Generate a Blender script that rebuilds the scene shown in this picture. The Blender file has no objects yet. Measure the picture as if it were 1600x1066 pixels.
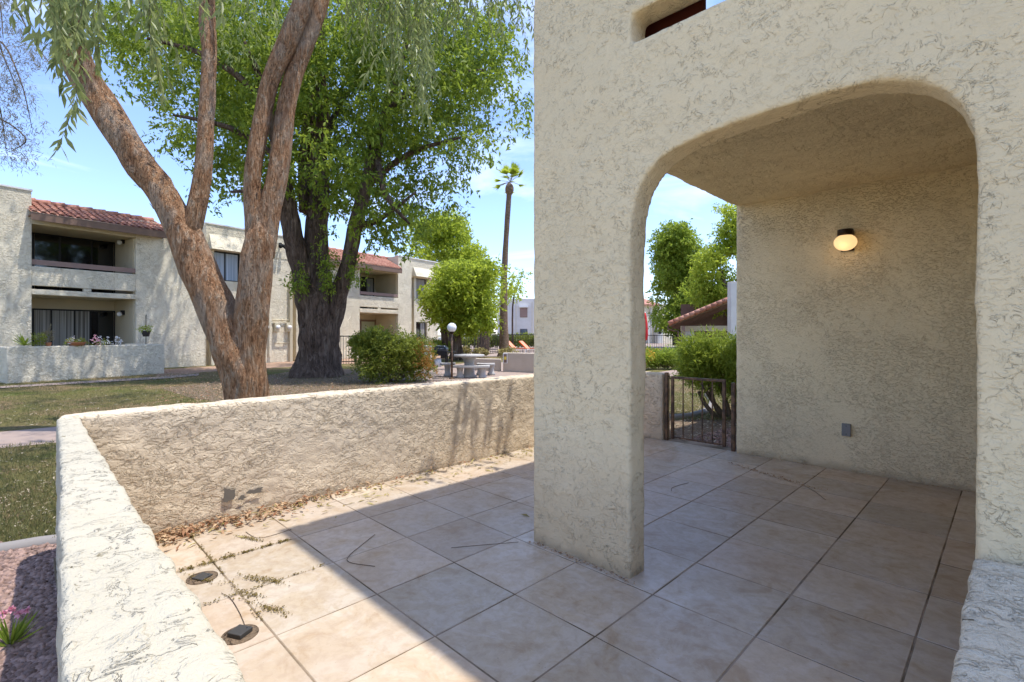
import bpy, bmesh, math, random
import numpy as np
from mathutils import Vector, Matrix, noise as mnoise
random.seed(7); rng = np.random.default_rng(7)
S = bpy.context.scene
COL = S.collection
R_ = math.radians

# ------------------------------------------------------------ camera
FPX, CX, HY, TH, H = 775.0, 800.0, 521.0, R_(45.18), 1.38
cam = bpy.data.cameras.new('camera'); co = bpy.data.objects.new('camera', cam); COL.objects.link(co)
co.location = (0, 0, H); co.rotation_euler = (R_(90), 0, TH)
cam.sensor_width = 36; cam.lens = FPX*36/1600; cam.shift_y = -(533-HY)/1600
cam.clip_start = 0.02; cam.clip_end = 2000
S.camera = co
# ------------------------------------------------------------ sky, sun, exposure
SUN = Vector((1.38, 1.15, 6.0)).normalized()
W = bpy.data.worlds.new("World"); S.world = W; W.use_nodes = True
wn, wl = W.node_tree.nodes, W.node_tree.links
wn.clear()
wo = wn.new('ShaderNodeOutputWorld'); bg = wn.new('ShaderNodeBackground')
sky = wn.new('ShaderNodeTexSky'); sky.sky_type = 'NISHITA'; sky.sun_disc = False
sky.sun_elevation = math.asin(SUN.z); sky.sun_rotation = math.atan2(SUN.x, SUN.y)
sky.air_density = .9; sky.dust_density = 0.5; sky.ozone_density = 3.2; sky.altitude = 300
tc = wn.new('ShaderNodeTexCoord'); mp = wn.new('ShaderNodeMapping'); mp.inputs['Scale'].default_value = (1.2, 1.2, 5.0)
nz = wn.new('ShaderNodeTexNoise'); nz.inputs['Scale'].default_value = 1.9; nz.inputs['Detail'].default_value = 9
nz.inputs['Roughness'].default_value = .58; nz.inputs['Distortion'].default_value = .7
cr = wn.new('ShaderNodeValToRGB'); cr.color_ramp.elements[0].position = .50; cr.color_ramp.elements[1].position = .84
cr.color_ramp.elements[1].color = (.6, .6, .6, 1)
mx = wn.new('ShaderNodeMix'); mx.data_type = 'RGBA'; mx.inputs[7].default_value = (5.6, 6.1, 7.0, 1)
wl.new(tc.outputs['Generated'], mp.inputs[0]); wl.new(mp.outputs[0], nz.inputs[0]); wl.new(nz.outputs[0], cr.inputs[0])
wl.new(cr.outputs[0], mx.inputs[0]); wl.new(sky.outputs[0], mx.inputs[6]); tn = wn.new('ShaderNodeMix'); tn.data_type = 'RGBA'; tn.blend_type = 'MULTIPLY'; tn.inputs[0].default_value = 1; tn.inputs[7].default_value = (.86, .835, .90, 1)
wl.new(mx.outputs[2], tn.inputs[6]); wl.new(tn.outputs[2], bg.inputs[0])
bg.inputs[1].default_value = 0.15
wl.new(bg.outputs[0], wo.inputs[0])
sl = bpy.data.lights.new('sun', 'SUN'); sl.energy = 2.05; sl.angle = R_(.53); sl.color = (1, .97, .925)
so = bpy.data.objects.new('sun', sl); COL.objects.link(so); so.rotation_euler = SUN.to_track_quat('Z', 'Y').to_euler()
vs = S.view_settings; vs.view_transform = 'Standard'; vs.look = 'None'; vs.gamma = 1; vs.exposure = 1.45
S.cycles.max_bounces = 8; S.cycles.diffuse_bounces = 6; S.cycles.transmission_bounces = 4; S.cycles.transparent_max_bounces = 4
S.cycles.sample_clamp_indirect = 8

# ------------------------------------------------------------ geometry of view (pixel of the 1600 px photo -> point)
FW = Vector((-math.sin(TH), math.cos(TH), 0)); RT = Vector((math.cos(TH), math.sin(TH), 0)); UP = Vector((0, 0, 1))
CAM = Vector((0, 0, H)); GZ = -0.08
def at(px, py, Z): return CAM + (FW + RT*((px-CX)/FPX) + UP*((HY-py)/FPX))*Z
def gnd(px, py, z=GZ): return at(px, py, FPX*(H-z)/(py-HY))
def dep(py, z=GZ): return FPX*(H-z)/(py-HY)

# ------------------------------------------------------------ object helpers
def tag(o, label=None, cat=None, group=None, kind=None):
    if label: o['label'] = label
    if cat: o['category'] = cat
    if group: o['group'] = group
    if kind: o['kind'] = kind
    return o
def empty(name, loc=(0, 0, 0), rz=0, label=None, cat=None, group=None):
    o = bpy.data.objects.new(name, None); COL.objects.link(o); o.location = loc; o.rotation_euler = (0, 0, rz)
    o.empty_display_size = .1
    return tag(o, label, cat, group)
def link(name, me, mat, parent=None, smooth=False):
    me.materials.append(mat)
    o = bpy.data.objects.new(name, me); COL.objects.link(o); o.parent = parent
    if smooth: me.polygons.foreach_set('use_smooth', [True]*len(me.polygons))
    return o
def copy_tree(o, parent=None):
    c = o.copy(); COL.objects.link(c)
    if parent: c.parent = parent
    for ch in list(o.children): copy_tree(ch, c)
    return c
class MB:
    def __init__(s): s.v = []; s.f = []; s.sm = []
    def add(s, vs, fs, sm=False):
        n = len(s.v); s.v.extend([tuple(p) for p in vs]); s.f.extend([tuple(i+n for i in f) for f in fs]); s.sm.extend([sm]*len(fs)); return s
    def box(s, x0, x1, y0, y1, z0, z1, M=None):
        if x0 > x1: x0, x1 = x1, x0
        if y0 > y1: y0, y1 = y1, y0
        p = [Vector((x, y, z)) for z in (z0, z1) for y in (y0, y1) for x in (x0, x1)]
        if M: p = [M @ q for q in p]
        return s.add(p, [(0, 2, 3, 1), (4, 5, 7, 6), (0, 1, 5, 4), (2, 6, 7, 3), (0, 4, 6, 2), (1, 3, 7, 5)])
    def prism(s, pts, y0, y1, M=None):   # pts = (x,z) polygon, extruded along y
        n = len(pts); p = [Vector((x, y0, z)) for x, z in pts]+[Vector((x, y1, z)) for x, z in pts]
        if M: p = [M @ q for q in p]
        return s.add(p, [tuple(range(n)), tuple(range(2*n-1, n-1, -1))]+[(i, i+n, (i+1) % n+n, (i+1) % n) for i in range(n)])
    def tube(s, pts, rad, n=8, cap=True, wob=0, sub=0, seed=0):
        pts = [Vector(p) for p in pts]; rad = list(rad) if hasattr(rad, '__len__') else [rad]*len(pts)
        if sub:
            P2, R2 = [], []
            for i in range(len(pts)-1):
                p0, p1, p2, p3 = pts[max(i-1, 0)], pts[i], pts[i+1], pts[min(i+2, len(pts)-1)]
                for k in range(sub):
                    t = k/sub
                    P2.append(.5*((2*p1)+(p2-p0)*t+(2*p0-5*p1+4*p2-p3)*t*t+(3*p1-p0-3*p2+p3)*t**3)); R2.append(rad[i]*(1-t)+rad[i+1]*t)
            P2.append(pts[-1]); R2.append(rad[-1]); pts, rad = P2, R2
        up = Vector((.123, .976, .18)); vs = []; m = len(pts); X = None
        for i, p in enumerate(pts):
            d = (pts[min(i+1, m-1)]-pts[max(i-1, 0)]).normalized()
            if X is None: X = d.cross(up if abs(d.dot(up)) < .9 else Vector((1, 0, 0))).normalized()
            else: X = (X - d*X.dot(d)).normalized()
            Y = d.cross(X)
            for k in range(n):
                a = 2*math.pi*k/n; e = X*math.cos(a)+Y*math.sin(a); r = rad[i]
                if wob: r *= 1+wob*mnoise.noise(Vector((e.x*1.7, e.y*1.7, e.z*1.7))+p*1.1+Vector((seed, 0, 0)))+wob*.5*mnoise.noise(e*4+p*2.5)
                vs.append(p+e*r)
        fs = [(i*n+k, i*n+(k+1) % n, (i+1)*n+(k+1) % n, (i+1)*n+k) for i in range(m-1) for k in range(n)]
        if cap: fs += [tuple(range(n-1, -1, -1)), tuple(range((m-1)*n, m*n))]
        return s.add(vs, fs, True)
    def ball(s, c, r, nu=14, nv=9, sq=(1, 1, 1)):
        c = Vector(c); vs = [c+Vector((0, 0, -r*sq[2]))]
        for j in range(1, nv):
            b = -math.pi/2+math.pi*j/nv
            for i in range(nu):
                a = 2*math.pi*i/nu; vs.append(c+Vector((r*math.cos(b)*math.cos(a)*sq[0], r*math.cos(b)*math.sin(a)*sq[1], r*math.sin(b)*sq[2])))
        vs.append(c+Vector((0, 0, r*sq[2]))); fs = [(0, 1+(i+1) % nu, 1+i) for i in range(nu)]
        for j in range(nv-2):
            for i in range(nu): fs.append((1+j*nu+i, 1+j*nu+(i+1) % nu, 1+(j+1)*nu+(i+1) % nu, 1+(j+1)*nu+i))
        t = len(vs)-1; fs += [(t, 1+(nv-2)*nu+i, 1+(nv-2)*nu+(i+1) % nu) for i in range(nu)]
        return s.add(vs, fs, True)
    def lathe(s, prof, c=(0, 0, 0), n=20):
        c = Vector(c); m = len(prof); vs = [c+Vector((r*math.cos(2*math.pi*k/n), r*math.sin(2*math.pi*k/n), z)) for r, z in prof for k in range(n)]
        fs = [(i*n+k, i*n+(k+1) % n, (i+1)*n+(k+1) % n, (i+1)*n+k) for i in range(m-1) for k in range(n)]
        fs += [tuple(range(n-1, -1, -1)), tuple(range((m-1)*n, m*n))]
        return s.add(vs, fs, True)
    def mesh(s, name):
        me = bpy.data.meshes.new(name); me.from_pydata([tuple(p) for p in s.v], [], s.f)
        me.polygons.foreach_set('use_smooth', s.sm); me.update(); return me
    def build(s, name, mat, parent=None, bevel=0):
        o = link(name, s.mesh(name), mat, parent)
        if bevel:
            b = o.modifiers.new('b', 'BEVEL'); b.width = bevel; b.segments = 2; b.limit_method = 'ANGLE'; b.angle_limit = R_(40)
            o.data.polygons.foreach_set('use_smooth', [True]*len(o.data.polygons))
            o.data.set_sharp_from_angle(angle=R_(35))
        return o
def sheet(name, pts, z, mat, parent=None):
    me = bpy.data.meshes.new(name); me.from_pydata([(p[0], p[1], z) for p in pts], [], [tuple(range(len(pts)))]); me.update()
    return link(name, me, mat, parent)
def stucco_solid(name, mb, mat, parent=None, voxel=.02, smooth=6, disp=.008, dscale=.25):
    """closed boxes -> one hand-trowelled solid with soft, slightly wavering edges"""
    me = mb.mesh(name+'_src'); o = bpy.data.objects.new(name+'_src', me); COL.objects.link(o)
    m = o.modifiers.new('r', 'REMESH'); m.mode = 'VOXEL'; m.voxel_size = voxel; m.use_smooth_shade = True
    m = o.modifiers.new('s', 'SMOOTH'); m.factor = .5; m.iterations = smooth
    dg = bpy.context.evaluated_depsgraph_get(); me2 = bpy.data.meshes.new_from_object(o.evaluated_get(dg)); bpy.data.objects.remove(o)
    n = len(me2.vertices); c = np.empty(n*3, 'f'); me2.vertices.foreach_get('co', c); c = c.reshape(-1, 3)
    nr = np.empty(n*3, 'f'); me2.vertices.foreach_get('normal', nr); nr = nr.reshape(-1, 3)
    h = np.array([mnoise.noise(Vector(p)/dscale)+.5*mnoise.noise(Vector(p)/(dscale*.35))+.35*mnoise.noise(Vector(p)*22) for p in c], 'f')
    c = c+nr*(h*disp)[:, None]; me2.vertices.foreach_set('co', c.ravel()); me2.update(); me2.materials.clear()
    return link(name, me2, mat, parent, smooth=True)

# ------------------------------------------------------------ materials
def mat(name, col=(.5, .5, .5), rough=.7, metal=0, spec=.3):
    m = bpy.data.materials.new(name); m.use_nodes = True; b = m.node_tree.nodes['Principled BSDF']
    b.inputs['Base Color'].default_value = (*col, 1); b.inputs['Roughness'].default_value = rough; b.inputs['Metallic'].default_value = metal
    b.inputs['Specular IOR Level'].default_value = spec
    return m
class NT:
    def __init__(s, m): s.t = m.node_tree; s.n = s.t.nodes; s.l = s.t.links; s.b = s.n['Principled BSDF']; s.co = s.n.new('ShaderNodeTexCoord').outputs['Object']
    def map(s, sc=(1, 1, 1), rot=(0, 0, 0), src=None):
        n = s.n.new('ShaderNodeMapping'); n.inputs['Scale'].default_value = sc; n.inputs['Rotation'].default_value = rot; s.l.new(src or s.co, n.inputs[0]); return n.outputs[0]
    def noise(s, sc, det=3, ro=.5, dist=0, src=None, out=0):
        n = s.n.new('ShaderNodeTexNoise'); n.inputs['Scale'].default_value = sc; n.inputs['Detail'].default_value = det
        n.inputs['Roughness'].default_value = ro; n.inputs['Distortion'].default_value = dist; s.l.new(src or s.co, n.inputs[0]); return n.outputs[out]
    def vor(s, sc, feat='F1', src=None, out=0, rnd=1):
        n = s.n.new('ShaderNodeTexVoronoi'); n.feature = feat; n.inputs['Scale'].default_value = sc; n.inputs['Randomness'].default_value = rnd; s.l.new(src or s.co, n.inputs[0]); return n.outputs[out]
    def ramp(s, src, st, lin=False):
        n = s.n.new('ShaderNodeValToRGB'); e = n.color_ramp.elements
        while len(e) < len(st): e.new(.5)
        for i, (p, c) in enumerate(st):
            e[i].position = p; e[i].color = (c, c, c, 1) if not hasattr(c, '__len__') else (*c, 1)
        if not lin: n.color_ramp.interpolation = 'EASE'
        s.l.new(src, n.inputs[0]); return n.outputs[0]
    def math(s, op, a, b=None, c=None):
        n = s.n.new('ShaderNodeMath'); n.operation = op
        for i, x in enumerate((a, b, c)):
            if x is None: continue
            if isinstance(x, (int, float)): n.inputs[i].default_value = x
            else: s.l.new(x, n.inputs[i])
        return n.outputs[0]
    def mix(s, f, a, b, bt='MIX'):
        n = s.n.new('ShaderNodeMix'); n.data_type = 'RGBA'; n.blend_type = bt
        for i, x in ((0, f), (6, a), (7, b)):
            if isinstance(x, (int, float)): n.inputs[i].default_value = x
            elif isinstance(x, tuple): n.inputs[i].default_value = (*x, 1)
            else: s.l.new(x, n.inputs[i])
        return n.outputs[2]
    def col(s, o): s.l.new(o, s.b.inputs['Base Color'])
    def rough(s, o): s.l.new(o, s.b.inputs['Roughness'])
    def bump(s, h, dist=.01, st=1, prev=None):
        n = s.n.new('ShaderNodeBump'); n.inputs['Distance'].default_value = dist; n.inputs['Strength'].default_value = st; s.l.new(h, n.inputs['Height'])
        if prev: s.l.new(prev, n.inputs['Normal'])
        s.l.new(n.outputs[0], s.b.inputs['Normal']); return n.outputs[0]

def stucco(name, col, sc=1.0, lines=1.0, rough_amt=.35, bd=.012, aniso=(1, 1, 1), earth_brown=(.55, .46, .34), spots=0.0, base_dirt=False, rip=0.0, dens=0, grain=.07):
    m = mat(name, col, .88, spec=.2); t = NT(m); src = t.map((aniso[0]*sc, aniso[1]*sc, aniso[2]*sc))
    a = t.noise(13, 4, .62, .9, src)                                    # trowel skips: plateaus with torn edges
    ln = t.ramp(t.math('ABSOLUTE', t.math('SUBTRACT', a, .5)), [(0, 1), (.010, 0)])
    msk = t.math('MULTIPLY', t.ramp(t.noise(9, 4, .6, .6, src), [(.47, 0), (.58, 1)] if dens else [(.49, 0), (.6, 1)]), t.ramp(t.noise(1.6, 3, .5, .5, src), [(.36, .35 if dens else .15), (.58, 1)]))
    ln = t.math('MULTIPLY', ln, msk)
    plate = t.ramp(a, [(.44, 0), (.56, 1)])
    b2 = t.noise(13, 4, .65, 1.2, src); pit = t.ramp(t.noise(34, 3, .6, .5, src), [(.27, 1), (.33, 0)])
    fine = t.noise(75, 3, .6, 0, src)
    h = t.math('MULTIPLY', t.math('MULTIPLY', plate, msk), .6*rough_amt)
    h = t.math('ADD', h, t.math('MULTIPLY', b2, rough_amt))
    h = t.math('SUBTRACT', h, t.math('MULTIPLY', ln, lines*.6))
    h = t.math('SUBTRACT', h, t.math('MULTIPLY', pit, .5*lines))
    if rip:
        w = t.noise(19, 4, .6, .9, t.map((sc*.9, sc*.9, sc*1.5), (.5, .3, 0))); w = t.ramp(w, [(.38, 0), (.48, .8), (.58, 1), (.78, .8)]); w = t.math('MULTIPLY', w, t.ramp(t.noise(1.7, 3, .5, .5), [(.35, .25), (.55, 1)]))
        h = t.math('ADD', h, t.math('MULTIPLY', w, rip))
    h = t.math('ADD', h, t.math('MULTIPLY', fine, grain))
    t.bump(h, bd)
    big = t.noise(.9, 4, .6, .3); c = t.mix(t.ramp(big, [(.3, 0), (.7, 1)]), tuple(x*.93 for x in col), tuple(min(1, x*1.04) for x in col))
    c = t.mix(t.math('MULTIPLY', t.math('MAXIMUM', ln, t.math('MULTIPLY', pit, .7)), .26), c, tuple(x*y for x, y in zip(col, earth_brown)))  # skip lines and pits tinted browner and darker than the base
    if spots:
        sp = t.ramp(t.noise(22, 3, .7, .8), [(.3, 1), (.36, 0)]); sp = t.math('MULTIPLY', sp, t.ramp(t.noise(2.6, 3), [(.38, 0), (.62, 1)]))
        c = t.mix(t.math('MULTIPLY', sp, spots), c, (.16, .13, .07))
    if base_dirt:
        z = t.n.new('ShaderNodeSeparateXYZ'); t.l.new(t.co, z.inputs[0])
        zz = t.math('ADD', z.outputs[2], t.math('MULTIPLY', t.noise(6, 4), .14)); k = t.ramp(zz, [(.05, 1), (.17, 0)])
        c = t.mix(t.math('MULTIPLY', k, .55), c, (.26, .2, .13))
    t.col(c); return m
CREAM = (.74, .60, .375)
M_fac = stucco('stucco_cream', CREAM, 1.6, .6, .45, .010, base_dirt=True, dens=1, rip=.22)
M_in = stucco('stucco_porch', (.86, .72, .46), 2.0, .7, .5, .010, rip=.6, base_dirt=True)
M_ceil = stucco('stucco_ceiling', (.87, .73, .47), 2.2, .7, .7, .011, rip=.5, aniso=(1.3, .5, 1))
M_wall = stucco('stucco_patio_wall', (.70, .57, .40), 1.0, .5, .3, .02, spots=.2, rip=.62, base_dirt=True)
M_near = stucco('stucco_wall_top', (.50, .45, .34), 1.4, 1.2, .8, .010, spots=1.0, grain=.4, dens=1)
M_cap = stucco('stucco_cap', (.80, .70, .52), 1.6, 1.2, 1.1, .016, spots=1.0, grain=.6, dens=1, rip=.4)
M_far = stucco('stucco_far', (.78, .69, .52), .8, .5, .9, .02, rip=1.0)
M_farshade = stucco('stucco_far_shade', (.58, .50, .35), .8, .4, .5, .012)  # darker copy of the far stucco, shade of the recesses put into its colour

def tiles_mat():
    m = mat('patio_tile', (.5, .42, .34), .42, spec=.35); t = NT(m)
    vc = t.n.new('ShaderNodeVertexColor'); vc.layer_name = 'tint'
    a = t.noise(4.5, 7, .68, .8); b = t.noise(17, 6, .7, .4)
    c = t.ramp(a, [(.32, (.43, .315, .19)), (.47, (.53, .435, .31)), (.6, (.58, .50, .39))])
    c = t.mix(t.ramp(b, [(.35, .35), (.6, 0)]), c, (.35, .25, .165)); c = t.mix(t.ramp(t.noise(.8, 3), [(.4, 0), (.65, .35)]), c, (.44, .355, .275))
    c = t.mix(1.0, c, vc.outputs[0], 'MULTIPLY')
    d = t.ramp(t.noise(60, 2, .5, 0), [(.22, 1), (.27, 0)]); c = t.mix(t.math('MULTIPLY', d, .7), c, (.12, .09, .05))
    t.col(c); t.rough(t.ramp(b, [(.3, .5), (.7, .34)])); t.bump(t.math('ADD', b, t.math('MULTIPLY', t.noise(90, 2), .3)), .0015, .6); return m
M_tile = tiles_mat()
M_grout = mat('grout', (.17, .125, .08), .95); t = NT(M_grout); t.col(t.ramp(t.noise(3, 5), [(.38, (.12, .085, .045)), (.6, (.33, .255, .18))]))
def bark(name, cols, sc=(6, 6, 1.3), bd=.05, patches=None):
    m = mat(name, cols[0], .92, spec=.1); t = NT(m); src = t.map(sc)
    a = t.noise(2.2, 8, .68, .6, src); b = t.noise(7, 6, .7, .5, src); v = t.noise(4, 4, .6, 1.5, t.map((sc[0]*.8, sc[1]*.8, sc[2]*.25)))
    c = t.ramp(a, [(.32, cols[0]), (.5, cols[1]), (.66, cols[2])])
    c = t.mix(t.ramp(b, [(.34, .65), (.5, 0)]), c, tuple(x*.35 for x in cols[0]))
    if patches: c = t.mix(t.ramp(t.noise(1.5, 5, .65, .6, t.map((1.4, 1.4, .8))), [(.48, 0), (.62, .5)]), c, patches)
    t.col(c); h = t.math('ADD', t.math('MULTIPLY', a, .8), t.math('MULTIPLY', b, .5)); cv = t.ramp(t.math('ABSOLUTE', t.math('SUBTRACT', v, .5)), [(0, 0), (.03, .6)]); h = t.math('ADD', h, cv); t.bump(h, bd); return m
M_euc = bark('bark_pinkish', [(.26, .125, .06), (.42, .235, .125), (.50, .36, .24)], (7, 7, 2.2), .06, (.46, .38, .29))
M_elm = bark('bark_dark', [(.085, .058, .04), (.16, .11, .08), (.26, .195, .145)], (3.2, 3.2, .55), .12)
M_palmt = bark('bark_palm', [(.16, .1, .06), (.26, .17, .11), (.36, .27, .2)], (2, 2, 9), .04)
M_shrubt = bark('bark_shrub', [(.15, .105, .07), (.2, .15, .1), (.26, .2, .15)], (8, 8, 2), .02)
def leafmat(name, c1, c2, trans=.45, rough=.55):
    m = mat(name, c1, rough, spec=.25); t = NT(m); vc = t.n.new('ShaderNodeVertexColor'); vc.layer_name = 'tint'
    sp = t.n.new('ShaderNodeSeparateColor'); t.l.new(vc.outputs[0], sp.inputs[0])
    c = t.mix(sp.outputs[0], c1, c2); t.col(c)
    tr = t.n.new('ShaderNodeBsdfTranslucent'); t.l.new(t.mix(.5, c, tuple(min(1, x*1.6) for x in c2)), tr.inputs[0])
    ms = t.n.new('ShaderNodeMixShader'); ms.inputs[0].default_value = trans; out = t.n['Material Output']
    t.l.new(t.b.outputs[0], ms.inputs[1]); t.l.new(tr.outputs[0], ms.inputs[2]); t.l.new(ms.outputs[0], out.inputs[0]); return m
L_elm = leafmat('leaf_elm', (.055, .11, .012), (.31, .38, .045), .42)
L_euc = leafmat('leaf_eucalyptus', (.10, .135, .04), (.36, .39, .14), .45, .4)
L_bright = leafmat('leaf_bright', (.18, .24, .02), (.42, .48, .055), .55)
L_mid = leafmat('leaf_mid', (.13, .19, .018), (.32, .39, .05), .5)
L_oleander = leafmat('leaf_oleander', (.12, .18, .02), (.33, .39, .05), .4)
L_bush = leafmat('leaf_bush', (.09, .125, .015), (.26, .29, .04), .4)
L_red = leafmat('leaf_rust', (.22, .14, .03), (.42, .22, .05), .4)
L_pine = leafmat('leaf_grey', (.12, .10, .065), (.24, .21, .12), .3)
L_dry = leafmat('leaf_dry', (.20, .07, .03), (.58, .42, .25), .15, .8)
L_dryo = leafmat('leaf_dry_olive', (.22, .16, .05), (.42, .36, .14), .15, .8)
L_grass = leafmat('grass', (.09, .10, .03), (.23, .21, .08), .3)
L_pale = leafmat('leaf_litter_pale', (.24, .18, .10), (.48, .42, .31), .1, .8)
L_white = leafmat('petal_white', (.6, .6, .6), (.8, .8, .8), .3)
L_pink = leafmat('petal_pink', (.65, .22, .30), (.8, .45, .5), .3)
M_brown = mat('brown_paint', (.16, .085, .06), .6); t = NT(M_brown); t.col(t.mix(t.noise(6, 5), (.13, .07, .048), (.2, .115, .085)))
M_fascia = mat('fascia', (.20, .125, .09), .65); t = NT(M_fascia); t.col(t.mix(t.noise(4, 5), (.16, .10, .07), (.235, .15, .11)))
M_rail = mat('rail_board', (.27, .18, .15), .6); t = NT(M_rail); t.col(t.mix(t.noise(5, 5), (.24, .155, .125), (.31, .21, .175)))
M_redbrown = mat('redwood_board', (.14, .03, .015), .55); t = NT(M_redbrown); t.col(t.mix(t.noise(3, 6, .6, .5, t.map((1, 1, 9))), (.09, .018, .01), (.17, .04, .02)))
M_iron = mat('rusty_iron', (.12, .075, .045), .6, .3); t = NT(M_iron); t.col(t.mix(t.ramp(t.noise(14, 5), [(.4, 0), (.6, 1)]), (.085, .055, .038), (.2, .12, .07)))
M_black = mat('black_metal', (.025, .023, .022), .45, .5)
M_dark = mat('dark_inside', (.012, .013, .014), .8)
M_bronze = mat('bronze_canopy', (.035, .02, .012), .4, .5)
M_grey = mat('grey_plate', (.24, .235, .22), .5)
M_roof = mat('roof_tile', (.42, .15, .10), .8); t = NT(M_roof); t.col(t.mix(t.ramp(t.noise(2.5, 6, .7), [(.3, 0), (.7, 1)]), (.33, .125, .08), (.50, .27, .19))); t.bump(t.noise(20, 3), .01)
M_conc = mat('concrete', (.5, .47, .42), .85); t = NT(M_conc); t.col(t.mix(t.noise(5, 8, .7), (.38, .355, .32), (.48, .45, .40))); t.bump(t.noise(60, 4), .004)
M_path = mat('path_concrete', (.4, .33, .27), .9); t = NT(M_path); t.col(t.mix(t.noise(3, 8, .7), (.26, .185, .145), (.40, .31, .25))); t.bump(t.noise(90, 3), .004)
M_block = mat('block_wall', (.5, .41, .31), .9); t = NT(M_block); t.col(t.mix(t.noise(2.2, 6, .6), (.45, .36, .265), (.62, .52, .41))); t.bump(t.noise(40, 3), .008)
def glass(name, tint, rough=.06):
    m = mat(name, tint, rough, 0, .8); t = NT(m); c = t.noise(1.1, 4, .6, .6, t.map((1, 1, .6))); t.col(t.mix(t.ramp(c, [(.4, 0), (.7, 1)]), tuple(x*.5 for x in tint), tint)); return m
M_glassd = glass('dark_glass', (.012, .014, .015)); M_glassb = glass('blue_glass', (.10, .13, .17))
M_curtain = mat('curtain', (.3, .28, .24), .9); t = NT(M_curtain); t.col(t.mix(t.ramp(t.noise(1, 2, .5, 0, t.map((26, 26, .2))), [(.35, 0), (.65, 1)]), (.13, .12, .105), (.42, .40, .36)))
M_blind = mat('blind', (.36, .42, .5), .6); t = NT(M_blind); t.col(t.mix(t.ramp(t.noise(1, 2, .5, 0, t.map((22, 22, .2))), [(.35, 0), (.65, 1)]), (.26, .32, .40), (.48, .55, .64)))
M_door = mat('door_pale', (.42, .46, .33), .5)
M_white = mat('white_paint', (.78, .76, .72), .5); M_globe = mat('globe_white', (.75, .75, .73), .25, 0, .5)
M_rubber = mat('box_plastic', (.05, .048, .045), .5)
M_terra = mat('terracotta', (.45, .19, .10), .8); M_pot = mat('pot_dark', (.05, .042, .04), .6)
M_orange = mat('orange_stripe', (.62, .11, .02), .8); M_cushw = mat('cushion_white', (.7, .5, .34), .8)
M_redcl = mat('red_canvas', (.55, .03, .03), .8)
M_yellow = mat('yellow_paint', (.75, .55, .08), .6)
M_steel = mat('steel_lid', (.10, .11, .13), .25, .8)
M_glow = mat('lit_glass', (.9, .75, .5), .3); t = NT(M_glow)
t.b.inputs['Emission Color'].default_value = (1, .62, .28, 1); t.b.inputs['Emission Strength'].default_value = .40; t.b.inputs['Base Color'].default_value = (.55, .42, .25, 1)
def lawn_mat():
    m = mat('lawn', (.1, .12, .03), .95, spec=.1); t = NT(m)
    a = t.noise(.55, 6, .65, .5); b = t.noise(28, 5, .75)
    c = t.ramp(a, [(.40, (.27, .19, .10)), (.52, (.20, .17, .065)), (.66, (.13, .15, .035))]); c = t.mix(t.ramp(b, [(.35, .8), (.55, 0)]), c, (.05, .05, .018))
    c = t.mix(t.ramp(b, [(.56, 0), (.72, .6)]), c, (.24, .22, .10)); t.col(c); t.bump(b, .05); return m
M_lawn = lawn_mat()
M_dirt = mat('earth_brown', (.26, .18, .12), .95); t = NT(M_dirt); t.col(t.mix(t.noise(7, 8, .75), (.11, .075, .045), (.26, .185, .12))); t.bump(t.noise(40, 4), .03)
M_dgtan = mat('decomposed_granite', (.45, .3, .2), .95); t = NT(M_dgtan); t.col(t.mix(t.noise(9, 8, .75), (.27, .165, .105), (.42, .28, .19))); t.bump(t.noise(60, 4), .01)
M_ground = mat('far_ground', (.3, .26, .19), .95); t = NT(M_ground); t.col(t.mix(t.ramp(t.noise(.12, 6, .65), [(.4, 0), (.6, 1)]), (.17, .17, .07), (.38, .31, .23)))
M_stone = mat('gravel_stone', (.3, .2, .16), .9); t = NT(M_stone); vc = t.n.new('ShaderNodeVertexColor'); vc.layer_name = 'tint'; t.col(t.mix(1.0, t.mix(t.noise(12, 3), (.20, .125, .095), (.37, .26, .21)), vc.outputs[0], 'MULTIPLY'))

# ------------------------------------------------------------ leaves (numpy)
def leaf_mesh(name, C, D, N, L, Wd, tint, m, parent=None, fold=.25):
    """C base points, D unit length dirs, N unit normals, L lengths, Wd widths: pointed, slightly folded leaves (two triangles each side)"""
    n = len(C); L = np.broadcast_to(L, (n,))[:, None]; Wd = np.broadcast_to(Wd, (n,))[:, None]
    T = np.cross(D, N); T /= np.linalg.norm(T, axis=1, keepdims=True)+1e-9
    a = C; b = C+D*L*.45+T*Wd*.5+N*Wd*fold; c = C+D*L; d = C+D*L*.45-T*Wd*.5+N*Wd*fold
    V = np.stack([a, b, c, d], 1).reshape(-1, 3).astype('f')
    F = (np.arange(n)*4)[:, None]+np.array([[0, 1, 2], [0, 2, 3]]).reshape(1, 6); F = F.ravel()
    me = bpy.data.meshes.new(name); me.vertices.add(4*n); me.vertices.foreach_set('co', V.ravel())
    me.loops.add(6*n); me.loops.foreach_set('vertex_index', F.astype('i')); me.polygons.add(2*n)
    me.polygons.foreach_set('loop_start', np.arange(2*n)*3); me.polygons.foreach_set('loop_total', np.full(2*n, 3))
    me.update(calc_edges=True)
    ca = me.color_attributes.new('tint', 'FLOAT_COLOR', 'CORNER'); tt = np.repeat(np.clip(tint, 0, 1), 6)
    ca.data.foreach_set('color', np.stack([tt, tt, tt, np.ones_like(tt)], 1).ravel().astype('f'))
    return link(name, me, m, parent)
def unit(a): return a/(np.linalg.norm(a, axis=1, keepdims=True)+1e-9)
def randdir(n): return unit(rng.normal(size=(n, 3)))
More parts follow.
